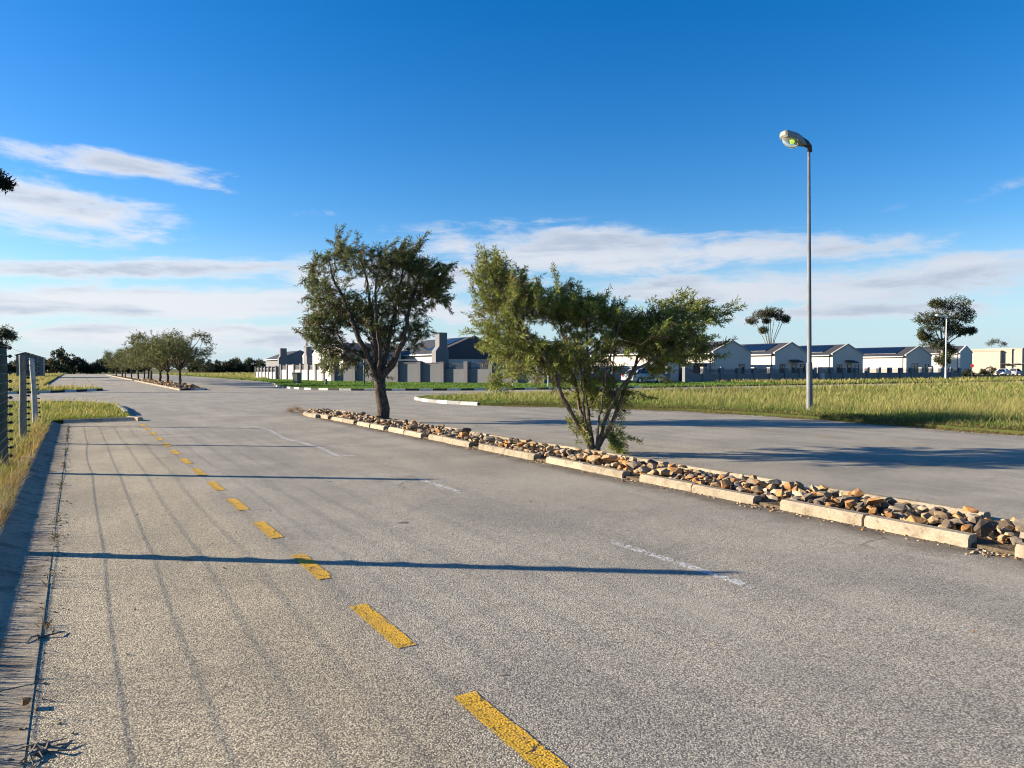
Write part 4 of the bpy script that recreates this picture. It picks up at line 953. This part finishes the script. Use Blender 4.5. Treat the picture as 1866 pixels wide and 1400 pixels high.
# ------------------------------------------------------------------ cars and small things
def car(label, loc, rz, paintm, L=4.3):
    t = thing('parked_car', label, 'car', loc, rz, 'parked cars'); W_ = .86
    prof = [(-L/2, .35), (-L/2, .78), (-L/2+.1, .93), (-L*.40, 1.0), (-L*.30, 1.42), (-L*.1, 1.52), (L*.08, 1.48), (L*.24, 1.02), (L*.44, .88), (L/2, .70), (L/2, .35), (L*.40, .25), (-L*.40, .25)]
    mb = MB(); n = len(prof)
    for s_, k in ((-1, 1), (1, 1)):
        for x, z in prof: mb.v.append((x, s_*W_*(1.0 if z < 1.01 else 1-.36*(z-1.0)/.5), z))
    mb.f = [tuple(range(n)), tuple(range(2*n-1, n-1, -1))]+[(i, (i+1) % n, (i+1) % n+n, i+n) for i in range(n)]
    b_ = mb.build('body', M[paintm], t)
    for s_ in (-1, 1):
        wv = MB(); pts = [(-L*.345, 1.04), (-L*.275, 1.38), (-L*.1, 1.455), (L*.06, 1.43), (L*.19, 1.04)]
        for off in (-.01, .012):
            for x, z in pts: wv.v.append((x, s_*(W_*(1-.36*max(0, z-1.0)/.5)+off), z))
        wv.f = [(0, 1, 2, 3, 4), (9, 8, 7, 6, 5)]+[(i, (i+1) % 5, (i+1) % 5+5, i+5) for i in range(5)]
        wv.build('side_window', M['car_glass'], t)
        for x in (-L*.30, L*.31):
            wm = MB().tube([(x, s_*(W_-.2), .32), (x, s_*(W_+.015), .32)], .32, 18).build('wheel', M['tyre'], t)
            MB().tube([(x, s_*(W_+.0), .32), (x, s_*(W_+.025), .32)], .19, 12).build('rim', M['rim'], wm)
        MB().box(L/2-.12, L/2+.015, s_*.55-.17, s_*.55+.17, .62, .76).build('headlight', M['trim_white'], t)
        MB().box(-L/2-.015, -L/2+.08, s_*.62-.14, s_*.62+.14, .70, .88).build('tail_light', M['tail_lamp'], t)
    for x0, z0, x1, z1 in ((L*.095, 1.45, L*.228, 1.06), (-L*.392, 1.03, -L*.308, 1.38)):
        g_ = MB(); k0, k1 = W_*(1-.36*max(0, z0-1)/.5)-.12, W_*(1-.36*max(0, z1-1)/.5)-.12; ox = .02 if x0 > 0 else -.02
        g_.add([(x0+ox, -k0, z0), (x0+ox, k0, z0), (x1+ox, k1, z1), (x1+ox, -k1, z1), (x0-ox, -k0, z0-.02), (x0-ox, k0, z0-.02), (x1-ox, k1, z1-.02), (x1-ox, -k1, z1-.02)], [(0, 1, 2, 3), (7, 6, 5, 4), (0, 4, 5, 1), (1, 5, 6, 2), (2, 6, 7, 3), (3, 7, 4, 0)])
        g_.build('windscreen' if x0 > 0 else 'rear_window', M['car_glass'], t)
car('pale blue-white car parked before the street wall behind the bottlebrush bush', (bearing_x(1172, 54.2), 54.2, VZ), R(4), 'car_paint', 4.5)
car('silver car parked before the beige building, left of two', (bearing_x(1829, 78), 78, .1), R(8), 'car_silver')
car('white car parked before the beige building, right of two', (bearing_x(1850, 78), 78, .1), R(6), 'car_paint')
# wheelie bin by the gate
p = at(541, 699, VZ); t = thing('wheelie_bin', 'dark grey wheelie bin standing by the lit cream wall', 'bin', p, -.9)
MB().add([(-.24, -.27, 0), (.24, -.27, 0), (.24, .27, 0), (-.24, .27, 0), (-.31, -.36, 1.0), (.31, -.36, 1.0), (.31, .36, 1.0), (-.31, .36, 1.0)], [(0, 3, 2, 1), (4, 5, 6, 7), (0, 1, 5, 4), (1, 2, 6, 5), (2, 3, 7, 6), (3, 0, 4, 7)]).build('body', M['bin_plastic'], t)
MB().prism([(-.40, 1.003), (.42, 1.003), (.36, 1.07), (-.1, 1.12), (-.42, 1.08)], -.33, .33, 'x').build('lid', M['bin_plastic'], t)
for s_ in (-1, 1): MB().tube([(s_*.2, .3, .1), (s_*.27, .3, .1)], .1, 12).build('wheel', M['tyre'], t)
# thin poles
def pole(label, px, py, top, r_, mt, cap=True):
    p, s = px_frame(px, py, VZ); t = thing('pole', label, 'pole', p)
    MB().tube([(0, 0, -.2), (0, 0, (py-top)*s)], r_, 10).build('shaft', M[mt], t, True)
    MB().tube([(0, 0, (py-top)*s), (0, 0, (py-top)*s+.06)], [r_*1.25, r_*.7], 10).build('cap', M[mt], t)
pole('slim grey pole left of the tall median tree in the lawn strip', 664, 702, 650, .07, 'galvanised')
pole('thin white post behind the left side of the bush', 934, 707, 664, .05, 'white_metal')
pole('thin white post behind the stems of the bush', 999, 706, 666, .05, 'white_metal')
pole('thin white marker post at the far end of the road', 142, 679, 667, .09, 'white_metal')
pole('short grey bollard at the foot of the lit cream wall', 594, 701, 692, .12, 'wall_grey')
# meter box and stop sign
p, s = px_frame(1498, 697, VZ); t = thing('meter_box', 'small cream meter box in front of the street wall by the lamp post', 'box', (bearing_x(1498, 56.6), 56.6, VZ))
MB().box(-.26, .26, -.16, .16, -.1, .88).build('cabinet', M['wall_cream'], t); MB().prism([(-.2, .883), (.2, .883), (.2, .93), (-.2, .98)], -.3, .3, 'x').build('lid', M['wall_cream'], t)
Ys = 64; t = thing('stop_sign', 'red road sign on a pole beside the beige building', 'sign', (bearing_x(1771, Ys), Ys, 0), -YAW-.4)
MB().tube([(0, 0, -.2), (0, 0, 2.45)], .045, 8).build('pole', M['galvanised'], t)
MB().prism([(.3*math.cos(R(22.5+45*i)), 2.1+.3*math.sin(R(22.5+45*i))) for i in range(8)], -.07, -.05, 'y').build('plate', M['red_sign'], t)
for o_px, yy, sc_, lb in ((1762, 70, .34, 'round green shrub right of the white house'), (1797, 80, .42, 'dense dark shrub in front of the beige building'), (1730, 64, .30, 'green shrub at the foot of the big gum tree')):
    o = dup(tw[0], (bearing_x(o_px, yy), yy, -.35), RNG.uniform(0, 6), (sc_*1.1, sc_*1.1, sc_), lb); o.name = 'shrub'; o['category'] = 'shrub'
    if 'group' in o: del o['group']
# litter by the left channel: twigs, stone; dry weeds in the joints and at the median's nose
def twig(label, px, py, n, L):
    p = at(px, py, .007); t = thing('fallen_twig', label, 'twig', p); mb = MB()
    for i in range(n):
        a = random.uniform(0, 6.28); l_ = L*random.uniform(.4, 1); o_ = Vector((random.uniform(-.04, .04), random.uniform(-.04, .04), 0))
        mb.tube([o_, o_+Vector((math.cos(a)*l_*.5, math.sin(a)*l_*.5, .012)), o_+Vector((math.cos(a+.4)*l_, math.sin(a+.4)*l_, .0))], [.007, .005, .002], 5)
    mb.build('branches', M['twig'], t)
twig('dry forked twig lying across the channel joint at the left', 85, 1157, 5, .15)
twig('heap of dry twigs on the asphalt at the lower left corner', 72, 1365, 10, .14)
p = at(47, 1278, .03); o = tag(link('pebble', RM[1][2], None, p), 'brown pebble lying on the concrete channel at lower left', 'pebble'); o.scale = (.028,)*3
def tuft(label, x, y, z, n, h, col, spread=.05):
    q = np.c_[RNG.normal(x, spread, n), RNG.normal(y, spread, n), np.full(n, z)]; D = np.c_[RNG.normal(0, .8, n), RNG.normal(0, .8, n), np.ones(n)]
    c = np.array(col)[None]*RNG.uniform(.6, 1.4, (n, 1)); me = leaf_mesh('weed', q, D, RNG.uniform(.5, 1, n)*h, np.full(n, .006), c, c, M['grass_blade'])
    tag(link('weed', me), label, 'weed')
tuft('rust brown weed tuft at the front kerb near the right edge', *at(1752, 988)[:2], 0, 160, .16, (.20, .11, .05))
for k, (px, py) in enumerate([(530, 752), (552, 753), (540, 748)]): tuft(['dry brown weed at the tip of the near median', 'larger rust coloured weed just right of the median tip', 'straw weed behind the median tip'][k], *at(px, py)[:2], 0, 150, .28, (.26, .165, .085), .07)
n = 900; yy = RNG.uniform(2.2, 24, n); yy = yy+.12*np.sin(yy*9); k = (np.sin(yy*5.1)+np.sin(yy*2.3+1) > .4); yy = yy[k]; n = len(yy)
q = np.c_[RNG.normal(-.185, .012, n), yy, np.full(n, .003)]; D = np.c_[RNG.normal(.3, .8, n), RNG.normal(0, .8, n), np.ones(n)*.6]
c = np.where(RNG.random((n, 1)) < .6, np.array([[.16, .10, .05]]), np.array([[.07, .085, .02]]))*RNG.uniform(.6, 1.3, (n, 1))
me = leaf_mesh('joint_weeds', q, D, RNG.uniform(.03, .09, n), np.full(n, .008), c, c, M['grass_blade']); tag(link('joint_weeds', me), 'dry weeds growing in the joint between channel and asphalt', 'weeds', kind='stuff')
